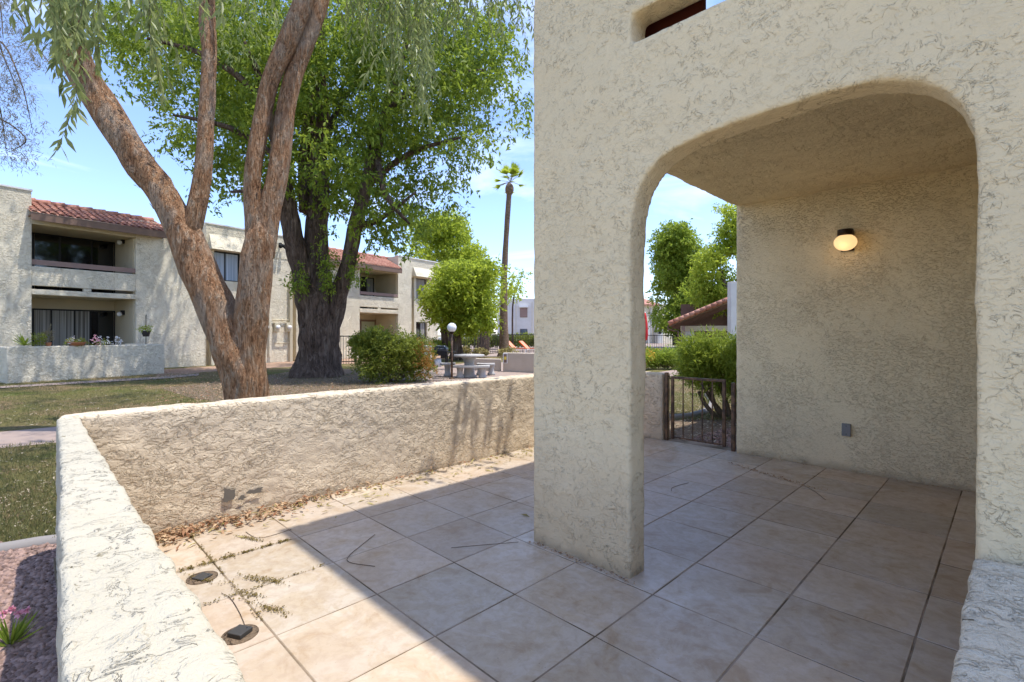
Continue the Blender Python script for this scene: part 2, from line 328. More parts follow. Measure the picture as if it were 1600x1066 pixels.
def clump_leaves(clumps, per, spray, L, Wd, droop=.3, hollow=.35, jit=.24):
    """clumps [(centre, (rx,ry,rz))]; leaves grouped into short sprays near each clump's outside"""
    Cs, Ds, Ns, Ls, Ts = [], [], [], [], []
    for c, r in clumps:
        ns = max(1, int(per*spray[2])) if False else per
        d = randdir(ns); rad = (hollow+(1-hollow)*rng.random(ns)**.6)[:, None]; lump = 1+.22*np.sin(d[:, :1]*5+c[0])+.18*np.sin(d[:, 1:2]*6+c[1]*2)
        sc = np.array(c)+d*rad*np.array(r)*lump; k = spray[0]; ct = rng.random()*.35-.1
        sd = unit(d*.8+rng.normal(size=(ns, 3))*.7+np.array([0, 0, -droop]))
        off = rng.random((ns, k, 1))*spray[1]; P = sc[:, None]+sd[:, None]*off+rng.normal(size=(ns, k, 3))*spray[1]*.22
        D = unit((sd[:, None]*.6+rng.normal(size=(ns, k, 3))*.75+np.array([0, 0, -droop])).reshape(-1, 3))
        N = unit(rng.normal(size=(ns*k, 3))*.8+np.array([0, 0, .9]))
        Cs.append(P.reshape(-1, 3)); Ds.append(D); Ns.append(N); Ls.append(L*(.7+.6*rng.random(ns*k)))
        Ts.append((.35+ct+np.repeat(rng.random(ns)*.4, k)+rng.normal(size=ns*k)*jit))
    L_ = np.concatenate(Ls); return np.concatenate(Cs), np.concatenate(Ds), np.concatenate(Ns), L_, L_*Wd/L, np.concatenate(Ts)

def cloud_leaves(ell, dens, k, spray, L, wr, droop=.5, gap=-.06, nf=.75, jit=.2):
    """fill a union of ellipsoids with short leafy twigs, leaving noise-shaped gaps; density thins towards each rim"""
    P, T = [], []
    for c, r_ in ell:
        n = max(3, int(dens*r_[0]*r_[1]*r_[2]*4.19)); d = randdir(n)*(rng.random((n, 1))**.36)*np.array(r_)*1.08; q_ = np.array(c)+d
        for p in q_:
            v = Vector(p); g = mnoise.noise(v*nf)+.55*mnoise.noise(v*nf*2.6)
            if g > gap: P.append(p); T.append(.42+.45*mnoise.noise(v*nf*1.7+Vector((9, 3, 1)))+rng.normal()*.12)
    P = np.array(P); m = len(P); T = np.array(T)
    sd = unit(rng.normal(size=(m, 3))*[1, 1, .5]+[0, 0, -droop]); off = (np.arange(k)[None, :, None]+rng.random((m, k, 1)))/k*spray
    Q = P[:, None]+sd[:, None]*off+np.array([0, 0, -.25])*off**2+rng.normal(size=(m, k, 3))*.025
    D = unit((sd[:, None]*.5+rng.normal(size=(m, k, 3))*.6+np.array([0, 0, -droop])).reshape(-1, 3)); N = unit(rng.normal(size=(m*k, 3))*.75+np.array([.15, .1, .8]))
    Ls = L*(.6+.8*rng.random(m*k)); return Q.reshape(-1, 3), D, N, Ls, Ls*wr, np.repeat(T, k)+rng.normal(size=m*k)*jit
# ============================================================ GROUND
def structure(o): o['kind'] = 'structure'; return o
structure(sheet('ground', [(-400, -400), (400, -400), (400, 400), (-400, 400)], GZ-.012, M_ground))
def gp(lst): return [gnd(x, y) for x, y in lst]
lawn_pts = [(-4.7, -9), (-4.7, 0.0), (-4.36, .05), (-4.36, 6.3), (-2.1, 6.15), (-1, 7.5), (2, 12), (6, 30), (-6, 40), (-30, 46), (-38, 20), (-32, -9)]
structure(sheet('lawn', lawn_pts, GZ-.008, M_lawn))
# sidewalk strips (left and behind the gate)
a, b = gnd(-60, 680), gnd(160, 660); c, d = gnd(160, 684), gnd(-60, 706)
structure(sheet('path', [a, b, c, d], GZ-.004, M_path))
structure(sheet('garden_path', [gnd(960, 588), gnd(1020, 583), gnd(1085, 573), gnd(1200, 566), gnd(1200, 572), gnd(1090, 580), gnd(1030, 591), gnd(960, 600)], GZ-.003, M_path))
structure(sheet('courtyard_paving', [gnd(590, 603), gnd(1000, 610), gnd(1010, 569), gnd(850, 566), gnd(740, 566), gnd(640, 578)], GZ-.004, M_path))
structure(sheet('mulch_bed', [gnd(x, y) for x, y in ((250, 606), (300, 622), (430, 640), (620, 622), (690, 596), (640, 582), (560, 576), (470, 578), (380, 592))], GZ-.0055, M_dirt))
structure(sheet('planting_strip', [gnd(240, 578), gnd(246, 590), gnd(320, 581), gnd(480, 572), gnd(700, 560), gnd(700, 554), gnd(480, 563)], GZ-.0045, M_dgtan))
structure(sheet('gravel_bed_soil', [gnd(-160, 885), gnd(60, 855), (-4.0, .2), (-3.0, .2), (-1.0, .2), (-1, -2.2), (-3.5, -3)], GZ-.004, M_dirt))
structure(sheet('garden_bed_soil', [(-4.3, 6.1), (-.8, 6.1), (-.8, 8.4), (-3.2, 8.5), (-4.3, 8.0)], GZ-.0035, M_dirt))
# ============================================================ PATIO FLOOR
T_, U0, V0 = .5154, -3.397, .8298
def patio():
    mb = MB(); tn = []; g = .0028
    for i in range(-2, 12):
        for j in range(-2, 11):
            x0, x1 = U0+i*T_, U0+(i+1)*T_; y0, y1 = V0+j*T_, V0+(j+1)*T_
            x0, x1 = max(x0, -4.12), min(x1, 1.45); y0, y1 = max(y0, .2), min(y1, 5.93)
            if x1-x0 < .03 or y1-y0 < .03: continue
            k = .84+.22*random.random(); w = random.random()*.10
            tx, ty, tz = [(random.random()-.5)*.0016 for _ in range(3)]
            p = []
            for (dx, dy, z) in ((g, g, -.004), (x1-x0-g, g, -.004), (x1-x0-g, y1-y0-g, -.004), (g, y1-y0-g, -.004), (g+.003, g+.003, 0), (x1-x0-g-.003, g+.003, 0), (x1-x0-g-.003, y1-y0-g-.003, 0), (g+.003, y1-y0-g-.003, 0)):
                q = Vector((x0+dx, y0+dy, z+tz+tx*(dx/T_*2-1)+ty*(dy/T_*2-1))); p.append(q)
            mb.add(p, [(4, 5, 6, 7), (0, 1, 5, 4), (1, 2, 6, 5), (2, 3, 7, 6), (3, 0, 4, 7)]); tn += [(k, k*(1-w*.6), k*(1-w))]*20
    o = mb.build('patio_floor', M_tile); ca = o.data.color_attributes.new('tint', 'FLOAT_COLOR', 'CORNER')
    ca.data.foreach_set('color', np.array([(*c, 1) for c in tn], 'f').ravel()); return structure(o)
patio()
structure(MB().box(-4.15, 1.6, .15, 6.12, -.2, -.0022).build('patio_slab', M_grout))
# ============================================================ NEAR BUILDING (porch)
nb = empty('stucco_building', (-2.24, 2.43, 0), 0, 'cream stucco building with rounded archway opening onto the tiled patio', 'building')
nbo = Vector((-2.24, 2.43, 0))
def near(name, mb, m, **k):
    mb.v = [tuple(Vector(p)-nbo) for p in mb.v]
    return stucco_solid(name, mb, m, nb, **k) if k.pop('solid', True) else mb.build(name, m, nb)
arch = [(-1.505, 0), (-1.507, .6), (-1.503, 1.3), (-1.506, 1.80), (-1.502, 1.957), (-1.481, 2.10), (-1.445, 2.19), (-1.402, 2.25), (-1.33, 2.312), (-1.24, 2.345), (-1.10, 2.372), (-.95, 2.388), (-.783, 2.398), (-.53, 2.402), (-.40, 2.394), (-.31, 2.372), (-.235, 2.335), (-.17, 2.275), (-.125, 2.205), (-.098, 2.12), (-.088, 2.03), (-.088, 0)]
ZT = 6.0; SL0, SL1 = 3.002, 3.165
mb = MB()
poly = [(-2.24, -.05), (-1.505, -.05)]+arch[1:-1]+[(-.088, -.05), (1.6, -.05), (1.6, SL0), (-2.24, SL0)]
mb.prism(poly, 2.426, 2.60)
mb.box(-2.24, -1.50, 2.426, 2.60, SL0-.05, ZT); mb.box(-.1, .15, 2.426, 2.60, SL0-.05, ZT); mb.box(1.3, 1.6, 2.426, 2.60, SL0-.05, ZT)
mb.box(-2.24, 1.6, 2.426, 2.60, SL1, 4.05); mb.box(-2.24, 1.6, 2.426, 2.60, 5.35, ZT)
def nearsolid(name, mb, m, **k):
    mb.v = [tuple(Vector(p)-nbo) for p in mb.v]; return stucco_solid(name, mb, m, nb, **k)
def nearplain(name, mb, m, bevel=0):
    mb.v = [tuple(Vector(p)-nbo) for p in mb.v]; return mb.build(name, m, nb, bevel)
nearsolid('arch_wall', mb, M_fac, voxel=.016, smooth=3, disp=.006)
nearsolid('porch_wall', MB().box(-2.25, 1.6, 5.88, 6.1, -.05, 2.95).box(1.42, 1.62, 2.62, 5.9, -.05, 2.95), M_in, voxel=.03, smooth=3, disp=.005)
nearsolid('porch_ceiling', MB().box(-2.25, 1.7, 2.62, 6.3, 2.85, 3.0), M_ceil, voxel=.03, smooth=4, disp=.012)
nearplain('upper_storey', MB().box(-2.24, 5.0, 6.12, 11.9, 3.01, ZT).box(1.62, 5.0, 2.5, 6.11, -.05, ZT).box(-2.24, 5.0, 6.12, 11.9, -.05, 2.99), M_fac)
nearsolid('side_parapet', MB().box(-2.24, -2.06, 2.62, 6.11, 3.18, 4.05).box(-2.24, -2.06, 2.62, 6.11, 5.35, ZT), M_fac, voxel=.04, smooth=3)
nearplain('roof_deck', MB().box(-2.05, 1.61, 2.62, 6.11, 5.8, 5.92), M_brown)
u0 = 3.0
nearplain('slot_board', MB().box(-1.72, -1.209, 2.70, 2.74, 3.005, 3.62), M_redbrown)
# curb pieces of dirt at pillar foot handled by litter
# wall right of the archway, stepping down beside the patio entrance
sw = empty('low_wall', (.2, 2.0, 0), 0, 'weathered grey white stub wall top at lower right beside the arch jamb', 'wall')
mb = MB(); mb.prism([(-.095, -.05), (.42, -.05), (.42, .60), (-.095, .60)], .3, 2.40); mb.v = [tuple(Vector(p)-Vector((.2, 2, 0))) for p in mb.v]
stucco_solid('wall', mb, M_cap, sw, voxel=.014, smooth=5, disp=.007, dscale=.13)
# patio boundary wall: near run, long run, return to the gate
pw = empty('patio_wall', (-4.2, .15, 0), 0, 'waist high rounded stucco wall enclosing the tiled patio', 'wall')
mb = MB(); WT = .862
def wallrun(pl, z1=WT):
    n = len(pl); p = [Vector((x, y, -.15)) for x, y in pl]+[Vector((x, y, z1)) for x, y in pl]
    mb.add([q-Vector((-4.2, .15, 0)) for q in p], [tuple(range(n-1, -1, -1)), tuple(range(n, 2*n))]+[(i, (i+1) % n, (i+1) % n+n, i+n) for i in range(n)])
wallrun([(-4.1, .265), (-4.1, 5.885), (-3.17, 5.885), (-3.17, 6.1), (-4.33, 6.1), (-4.335, .36), (-4.31, .26), (-4.24, .19), (-4.1, .16)])
o1 = stucco_solid('long_wall', mb, M_wall, pw, voxel=.016, smooth=5, disp=.009, dscale=.2)
mb = MB(); wallrun([(-4.095, .162), (-3.2, .136), (-2.2, .094), (-1.2, .052), (-.3, .012), (-.3, .245), (-1.2, .25), (-2.2, .255), (-3.2, .26), (-4.095, .266)], WT-.003)
o2 = stucco_solid('near_wall', mb, M_near, pw, voxel=.014, smooth=5, disp=.007, dscale=.12)

def wallpt(px, py, u):
    d = FW+RT*((px-CX)/FPX)+UP*((HY-py)/FPX); return CAM+d*(u/d.x)
M_bare = mat('bare_block', (.17, .15, .12), .95)
for (px, py, sx, sz) in ((356, 772, .045, .05), (398, 768, .075, .022), (378, 778, .03, .018)):
    c = wallpt(px, py, -4.083)-Vector((-4.2, .15, 0)); n = 15; P = [c]
    for k in range(n): a = 6.283*k/n; rr = .55+.75*random.random(); P.append(c+Vector((0, math.cos(a)*sx*rr, math.sin(a)*sz*rr)))
    MB().add(P, [(0, 1+k, 1+(k+1) % n) for k in range(n)]).build('bare_patch', M_bare, pw)

# gate
g = empty('garden_gate', (-2.72, 5.94, 0), 0, 'low rusty brown iron gate with thin upright bars beside the porch', 'gate')
def gb(mb): mb.v = [(p[0]+2.72, p[1]-5.94, p[2]) for p in mb.v]; return mb
gb(MB().box(-3.16, -3.12, 5.92, 5.96, -.02, .875)).build('post', M_iron, g, .003)
gb(MB().box(-2.315, -2.275, 5.92, 5.96, -.02, .80)).build('post', M_iron, g, .003)
gb(MB().box(-3.075, -3.04, 5.925, 5.955, .03, .83).box(-2.42, -2.385, 5.925, 5.955, .03, .83).box(-3.04, -2.42, 5.925, 5.955, .80, .83).box(-3.04, -2.42, 5.93, 5.95, .045, .065)).build('frame', M_iron, g, .002)
for k in range(4):
    x = -3.04+.124*(k+1); gb(MB().box(x-.006, x+.006, 5.934, 5.946, .065, .80)).build('bar', M_iron, g)
gb(MB().tube([(-3.085, 5.935, .80), (-3.10, 5.92, .83), (-3.10, 5.9, .86)], .006, 6).box(-3.12, -3.075, 5.935, 5.945, .79, .80)).build('latch', M_iron, g)

# wall lamp + socket
lp = at(1325, 378, 0); 
wl_ = empty('porch_lamp', (-1.15, 5.875, 2.30), 0, 'lit round frosted wall lamp with dark bronze bracket on the porch wall', 'lamp')
MB().box(-.055, .055, -.03, .0, -.10, .10).build('back_plate', M_bronze, wl_, .004)
MB().lathe([(.0, .10), (.066, .10), (.068, .095), (.068, .045), (.055, .04), (0, .04)][::-1], (0, -.105, 0), 24).box(-.03, .03, -.09, -.02, .05, .09).build('bracket', M_bronze, wl_)
MB().ball((0, -.105, -.025), .098, 24, 14, (1, 1, .83)).build('globe', M_glow, wl_)
pl = bpy.data.lights.new('porch_lamp_light', 'POINT'); pl.energy = .15; pl.color = (1, .62, .3); pl.shadow_soft_size = .06
plo = bpy.data.objects.new('porch_lamp_light', pl); COL.objects.link(plo); plo.location = (0, -.24, -.10); plo.parent = wl_
so_ = empty('socket_cover', (-1.16, 5.862, .415), 0, 'small grey weatherproof outlet cover low on the porch wall', 'outlet')
MB().box(-.038, .038, -.012, .012, -.062, .062).build('cover', M_grey, so_, .004)
for z in (.04, -.04): MB().ball((0, -.013, z), .004, 8, 5).build('screw', M_steel, so_)

# ============================================================ FAR BUILDING (left, across the lawn)
AL = R_(33.9); bd_ = RT*math.sin(AL)+FW*math.cos(AL); bn_ = -RT*math.cos(AL)+FW*math.sin(AL)
P0 = RT*-14.7+FW*21.0; P0.z = GZ
FB = empty('apartment_building', P0, math.atan2(bd_.y, bd_.x), 'long two storey cream apartment building with red tile roofs across the lawn', 'building')
def sk(px, k=0):
    r = FW+RT*((px-CX)/FPX); o = P0+bn_*k
    # r*t = o + bd*s
    det = r.x*(-bd_.y)+bd_.x*r.y; t = (o.x*(-bd_.y)+bd_.x*o.y)/det
    p = r*t; return (p-Vector((o.x, o.y, 0))).dot(bd_), t
def S_(px, k=0): return sk(px, k)[0]
def Z_(px, py, k=0): return H+(HY-py)/FPX*sk(px, k)[1]-GZ
ZR = 6.44
def fb(name, mb, m, parent=FB, bevel=0): return mb.build(name, m, parent, bevel)
s49, s212, s250, s322, s455, s562, s622, s690 = [S_(x) for x in (49, 212, 262, 322, 455, 562, 622, 690)]
zp = lambda px, py, k=0: Z_(px, py, k)
A_top, A_par, A_slt, A_slb, A_led = zp(212, 371), zp(212, 429), zp(212, 455.5), zp(212, 460.5), zp(212, 468)
B_top, B_par, B_slt, B_slb, B_led = zp(622, 428), zp(622, 466), zp(622, 482.5), zp(622, 485), zp(622, 491)
KD = 2.15
w = MB()
w.box(S_(-170), s49, -.02, 9, 0, ZR+.05)                # far left block
w.box(s212, s322, 0, 9, 0, A_top+.35)                 # plain wall right of balcony
w.box(s212+.02, s322, .6, 9, A_top+.3, ZR-.25)
w.box(s49, s212, KD, 9, 0, ZR-.2)                      # recess back
w.box(s322, s455+.0, .0, 9, zp(384, 397), ZR-.02)      # above windows
# window bay 1: wall pieces round two windows
xa, xb = S_(335.5), S_(378); wz1, wz0 = zp(378, 397), zp(378, 441); lz1, lz0 = zp(378, 493), zp(378, 531)
w.box(s322, xa-.45, 0, 9, 0, zp(384, 397)-.001); w.box(xa-.45, xa-.12, .35, 9, 0, zp(384, 397)-.001)
w.box(xa-.12, xa, 0.05, 9, 0, zp(384, 397)-.001); w.box(xb, s455, 0.02, 9, 0, zp(384, 397)-.001)
w.box(xa, xb, .10, 9, lz1, wz0); w.box(xa, xb, .10, 9, 0, lz0); w.box(xa, xb, .3, 9, lz0, lz1-.001); w.box(xa, xb, .3, 9, wz0+.001, wz1)
w.box(s455, S_(463), .3, 9, 0, ZR-.1)
w.box(S_(463), s562, 0, 9, 0, B_top+.3); w.box(S_(463), s562, .6, 9, B_top+.3, ZR-.3)
w.box(s562, s622, KD, 9, 0, ZR-.2)
# window bay 2
xc, xd = S_(651), S_(668.5); vz1, vz0 = zp(668, 436.5), zp(668, 468); mz1, mz0 = zp(668, 503.5), zp(668, 531)
w.box(s622, S_(643), 0, 9, 0, ZR); w.box(S_(643), S_(648), .45, 9, 0, vz1+.0); w.box(S_(648), xc, .05, 9, 0, vz1); w.box(xd, S_(673), .05, 9, 0, vz1)
w.box(S_(643)+.001, s690, .02, 9, vz1+.001, ZR); w.box(S_(673)+.001, s690, .35, 9, 0, vz1)
w.box(xc, xd, .1, 9, mz1, vz0); w.box(xc, xd, .1, 9, 0, mz0); w.box(xc, xd, .3, 9, mz0, mz1-.001); w.box(xc, xd, .3, 9, vz0+.001, vz1)
fb('wall', w, M_far)
def hood(x0, x1, z0, z1, out):
    m = MB(); p = [(x0, .0, z1), (x1, .0, z1), (x1+.06, -out, z0), (x0-.06, -out, z0), (x0-.06, .04, z0), (x1+.06, .04, z0)]
    m.add(p, [(0, 3, 2, 1), (3, 4, 5, 2), (0, 4, 3), (1, 2, 5), (0, 1, 5, 4)]); return m
fb('window_hood', hood(S_(327), S_(386), zp(360, 394), zp(360, 370), .38), M_far)
fb('window_hood', hood(S_(645.5), S_(673), zp(660, 434), zp(660, 419), .38), M_far)
for b_ in ((S_(-170), s49+.03, -.05, .3, ZR+.05, ZR+.11), (s322-.02, s455+.1, -.03, .3, ZR-.02, ZR+.04), (s622-.02, s690+.04, -.03, .3, ZR, ZR+.06)): fb('parapet_cap', MB().box(*b_), M_white)
# balconies
def balcony(s0, s1, par, slt, slb, led, top, gapx):
    m = MB(); m.box(s0, s1, 0.0, .16, slt, par); fb('balcony_parapet', m, M_far, bevel=.02)
    m = MB(); m.box(s0, s1, -.04, KD, led, slb); m.box(gapx-.12, gapx+.12, 0.01, .15, slb, slt); fb('balcony_floor', m, M_far, bevel=.02)
    fb('rail_board', MB().box(s0+.0, s1-.0, .02, .07, par+.06, par+.24), M_rail)
    fb('balcony_ceiling', MB().box(s0, s1, .0, KD, top+.0, top+.12), M_farshade)
    fb('shade_lining', MB().box(s1-.035, s1-.002, .17, KD-.002, .02, led-.01).box(s1-.035, s1-.002, .17, KD-.002, slb+.01, top-.01).box(s0+.01, s1-.04, KD-.04, KD-.002, .02, led-.01).box(s0+.01, s1-.04, KD-.04, KD-.002, slb+.01, top-.01), M_farshade)  # thin sheets giving the recess walls the painted-in shade colour
balcony(s49, s212, A_par, A_slt, A_slb, A_led, A_top, S_(137))
balcony(s562, s622, B_par, B_slt, B_slb, B_led, B_top, S_(593))
# glazing: frame part, pane / curtain sub-parts
def glaze(s0, s1, k, z0, z1, panes, fr=.05, fm=M_black):
    f = fb('window', MB().box(s0-fr, s1+fr, k-.05, k, z1, z1+fr).box(s0-fr, s1+fr, k-.05, k, z0-fr, z0).box(s0-fr, s0, k-.05, k, z0, z1).box(s1, s1+fr, k-.05, k, z0, z1), fm)
    n = len(panes)
    for i, (m, wd) in enumerate(panes):
        a = s0+(s1-s0)*sum(x[1] for x in panes[:i]); b = a+(s1-s0)*wd
        fb('pane', MB().box(a+.02, b-.02, k-.03, k-.01, z0+.002, z1-.002), m, f)
    x = s0
    m = MB()
    for i in range(n-1):
        x += (s1-s0)*panes[i][1]; m.box(x-.03, x+.03, k-.045, k-.005, z0+.001, z1-.001)
    if n > 1: fb('mullion', m, fm, f)
    return f
kb = KD-.04
glaze(S_(50, kb)+.05, S_(178, kb), kb, A_slb+.1, zp(178, 381, kb), [(M_glassd, .3), (M_glassd, .4), (M_glassd, .3)])
glaze(S_(50, kb)+.05, S_(178, kb), kb, .15, zp(178, 488, kb), [(M_curtain, .2), (M_curtain, .28), (M_curtain, .2), (M_glassd, .32)], .06)
glaze(S_(563, kb)+.05, S_(583, kb), kb, B_slb+.1, zp(583, 436, kb), [(M_glassd, .4), (M_curtain, .6)])
glaze(S_(563, kb)+.05, S_(585, kb), kb, .1, zp(585, 503, kb), [(M_door, 1)], .12, M_fascia)
glaze(xa+.05, xb-.05, .26, wz0+.05, wz1-.05, [(M_blind, .45), (M_blind, .55)], .045)
glaze(xa+.05, xb-.05, .26, lz0+.05, lz1-.05, [(M_blind, .4), (M_door, .6)], .045, M_white)
glaze(xc+.05, xd-.05, .26, vz0+.05, vz1-.05, [(M_curtain, 1)], .045)
glaze(xc+.05, xd-.05, .26, mz0+.05, mz1-.05, [(M_glassd, .5), (M_curtain, .5)], .045)
# tile roofs
def tileroof(s0, s1, zf, kf, kr, zr):
    """barrel tile roof: eave at (kf, zf), ridge at (kr, zr)"""
    m = MB(); pitch = .24; n = int((s1-s0)/pitch)+1; rows = 7; nn = 5
    m.add([(s0, kf+.02, zf-.02), (s1, kf+.02, zf-.02), (s1, kr, zr-.03), (s0, kr, zr-.03)], [(0, 1, 2, 3)])
    for i in range(n):
        x = s0+pitch*(i+.5)
        for r in range(rows):
            t0, t1 = r/rows, (r+1.12)/rows; vs = []
            for t, rr, lift in ((t0, .092, .03), (min(t1, 1.02), .075, 0.0)):
                y = kf+(kr-kf)*t; z = zf+(zr-zf)*t+lift
                for q in range(nn): a = math.pi*q/(nn-1); vs.append((x+math.cos(a)*rr, y, z+math.sin(a)*rr*.55))
            m.add(vs, [(q+1, q, q+nn, q+nn+1) for q in range(nn-1)]+[tuple(range(nn))], False)
    rf = fb('roof', m, M_roof)
    c = MB(); L = .42; q = int((s1-s0)/L)+1
    for i in range(q): c.tube([(s0+i*L, kr, zr+.02), (s0+(i+1)*L+.03, kr, zr+.05)], [.10, .12], 8)
    fb('ridge_tile', c, M_roof, rf)
    fb('fascia', MB().box(s0, s1, kf+.03, kf+.09, zf-.29, zf-.025), M_fascia)
    fb('soffit', MB().box(s0, s1-.02, kf+.09, .2, zf-.13, zf-.10), M_fascia)
kf = -.5
zA = (zp(150, 345, kf)+zp(244, 358.5, kf))/2
tileroof(S_(49, kf)-.0, S_(262, kf), zA, kf, 1.1, zp(105, 319, 1.1)-.14)
fb('beam', MB().box(s49, s212, -.06, .2, A_top-.02, A_top+.14), M_farshade)
zB = zp(600, 416, kf)
tileroof(S_(500, kf), S_(629, kf), zB, kf, 1.1, zp(575, 400, 1.1))
fb('gable_end', MB().add([(S_(262, kf)-.02, kf+.03, zA-.26), (S_(262, kf)-.02, kf+.03, zA), (S_(262, kf)-.02, 1.1, zp(105, 319, 1.1)-.04), (S_(262, kf)-.02, 1.1, zA-.26)], [(0, 1, 2, 3)]), M_fascia)
fb('gable_end', MB().add([(S_(629, kf)-.02, kf+.03, zB-.26), (S_(629, kf)-.02, kf+.03, zB), (S_(629, kf)-.02, 1.1, zp(575, 400, 1.1)-.04), (S_(629, kf)-.02, 1.1, zB-.26)], [(0, 1, 2, 3)]), M_fascia)
fb('beam', MB().box(s562, s622, -.06, .2, B_top-.02, B_top+.12), M_farshade)
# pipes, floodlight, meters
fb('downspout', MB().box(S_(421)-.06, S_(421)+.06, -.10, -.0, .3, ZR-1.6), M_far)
fb('pilaster', MB().box(S_(451), S_(455), -.14, .02, 0, zp(452, 440)), M_farshade)
fb('conduit', MB().tube([(S_(411), -.05, zp(430, 500)), (S_(452), -.05, zp(430, 500))], .03, 6), M_farshade)
fb('conduit', MB().tube([(S_(430), -.05, zp(430, 536)), (S_(452), -.05, zp(430, 536))], .02, 6), M_farshade)
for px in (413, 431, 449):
    z = zp(px, 512); mt = fb('meter', MB().box(S_(px)-.12, S_(px)+.12, -.14, 0, z-.22, z+.25), M_farshade, bevel=.02)
    me_ = MB(); me_.tube([(S_(px), -.15, z+.02), (S_(px), -.26, z+.02)], .10, 12); fb('meter_glass', me_, M_white, mt)
fl = fb('floodlight', MB().box(S_(437)-.05, S_(437)+.05, -.12, 0, zp(437, 383), zp(437, 380)).tube([(S_(437)-.08, -.12, zp(437, 383)), (S_(437)-.12, -.3, zp(437, 387))], [.06, .10], 8).tube([(S_(437)+.08, -.12, zp(437, 383)), (S_(437)+.14, -.3, zp(437, 387))], [.06, .10], 8), M_dark)
fb('vent', MB().tube([(S_(681), -.02, zp(681, 423)), (S_(681), .05, zp(681, 423))], .09, 8), M_dark)
fb('wall_light', MB().box(s212-.14, s212-.03, 1.0, 1.15, zp(190, 380, 1), zp(190, 373, 1)), M_black)
fb('wall_light', MB().box(s212-.14, s212-.03, 1.0, 1.15, zp(190, 492, 1), zp(190, 485, 1)), M_black)
for py in (379, 491): fb('lamp_globe', MB().ball((s212-.20, 1.07, zp(190, py, 1)), .10, 12, 8), M_globe)
# front yard wall of the far building
def wallprism(name, label, pts, z0, z1, m, cat='wall', bevel=.03):
    c = Vector((sum(p[0] for p in pts)/len(pts), sum(p[1] for p in pts)/len(pts), z0)); n = len(pts)
    e = empty(name, c, 0, label, cat); mb = MB(); mb.add([Vector((p[0], p[1], z))-c for z in (z0, z1) for p in pts], [tuple(range(n-1, -1, -1)), tuple(range(n, 2*n))]+[(i, (i+1) % n, (i+1) % n+n, i+n) for i in range(n)])
    mb.build('wall', m, e, bevel); return e
a, b = gnd(11, 599), gnd(257, 583.5); dirn = (b-a).normalized(); nrm = Vector((-dirn.y, dirn.x, 0))
if nrm.dot(FW) < 0: nrm = -nrm
YW = [a, b, b+nrm*2.6, b+nrm*2.6-dirn*.2, b+nrm*.2-dirn*.2, a+nrm*.2+dirn*.2, a+nrm*2.6+dirn*.2, a+nrm*2.6]
YZ = H-(540-HY)/FPX*dep(599)+.0
YZ = .985
wallprism('yard_wall', 'long low cream stucco yard wall before the ground floor of the far apartment', YW[::1], GZ-.05, YZ, M_far)
structure(sheet('yard_curb', [gnd(-30, 606), gnd(257, 588.5), gnd(310, 584), gnd(312, 587), gnd(257, 592), gnd(-30, 609)], GZ+.01, M_path))
# ============================================================ TREES
def tree_obj(name, base, label, cat='tree', group=None): return empty(name, (base.x, base.y, GZ), 0, label, cat, group)
def rel(mb, e): o = Vector(e.location); mb.v = [tuple(Vector(p)-o) for p in mb.v]; return mb
def leaves(e, data, m, name='crown'):
    C_, D, N, L, Wd, t = data; return leaf_mesh(name, C_-np.array(e.location), D, N, L, Wd, t, m, e)
# --- foreground gum tree with three stems
ZE = 7.5
gum = tree_obj('gum_tree', at(383, 600, ZE), 'leaning gum tree with peeling pinkish bark and three forked stems behind the patio wall')
mb = MB()
def pt(px, py, dz=0): return at(px, py, ZE+dz)
q = ZE/FPX
mb.tube([pt(386, 680), pt(384, 625), pt(381, 590, .0), pt(360, 535), pt(338, 480), pt(310, 420), pt(285, 360), pt(255, 305), pt(222, 262), pt(185, 205), pt(150, 150), pt(122, 95, -.2), pt(108, 40, -.4), pt(98, -30, -.6), pt(80, -120, -.8)],
        [x*q for x in (36, 29, 31, 29, 28, 27, 25, 22, 21, 21.5, 21, 19, 18, 17, 14)], 26, wob=.22, sub=4)
mb.tube([pt(290, 385), pt(304, 340), pt(314, 290, .05), pt(320, 230, .1), pt(324, 160, .2), pt(327, 90, .3), pt(323, 30, .4), pt(322, -60, .5), pt(310, -200, .8)], [x*q for x in (15, 13.5, 13, 11.5, 12, 11, 12, 11, 8)], 18, wob=.2, sub=4, seed=3)
mb.tube([pt(392, 680), pt(392, 610), pt(389, 560), pt(392, 510), pt(397, 460), pt(403, 410), pt(408, 370), pt(410, 340)], [x*q for x in (28, 25, 24, 24, 24, 24.5, 20, 6)], 24, wob=.16, sub=4, seed=5)
mb.tube([pt(404, 400), pt(398, 350), pt(394, 300), pt(397, 255), pt(406, 205, .05), pt(422, 130, .1), pt(447, 72, .1), pt(468, 20, .1), pt(486, -30, .1), pt(520, -110)], [x*q for x in (17, 15, 12.5, 12, 12.5, 13, 14, 14, 13, 10)], 20, wob=.14, sub=4, seed=7)
mb.tube([pt(408, 400), pt(418, 345, .05), pt(430, 290, .1), pt(439, 235, .15), pt(448, 165, .2), pt(462, 110, .3), pt(480, 60, .35), pt(499, 5, .4), pt(515, -50, .6), pt(560, -140, .9)], [x*q for x in (18, 17, 15, 14.5, 14, 14, 14, 14, 13, 10)], 20, wob=.14, sub=4, seed=9)
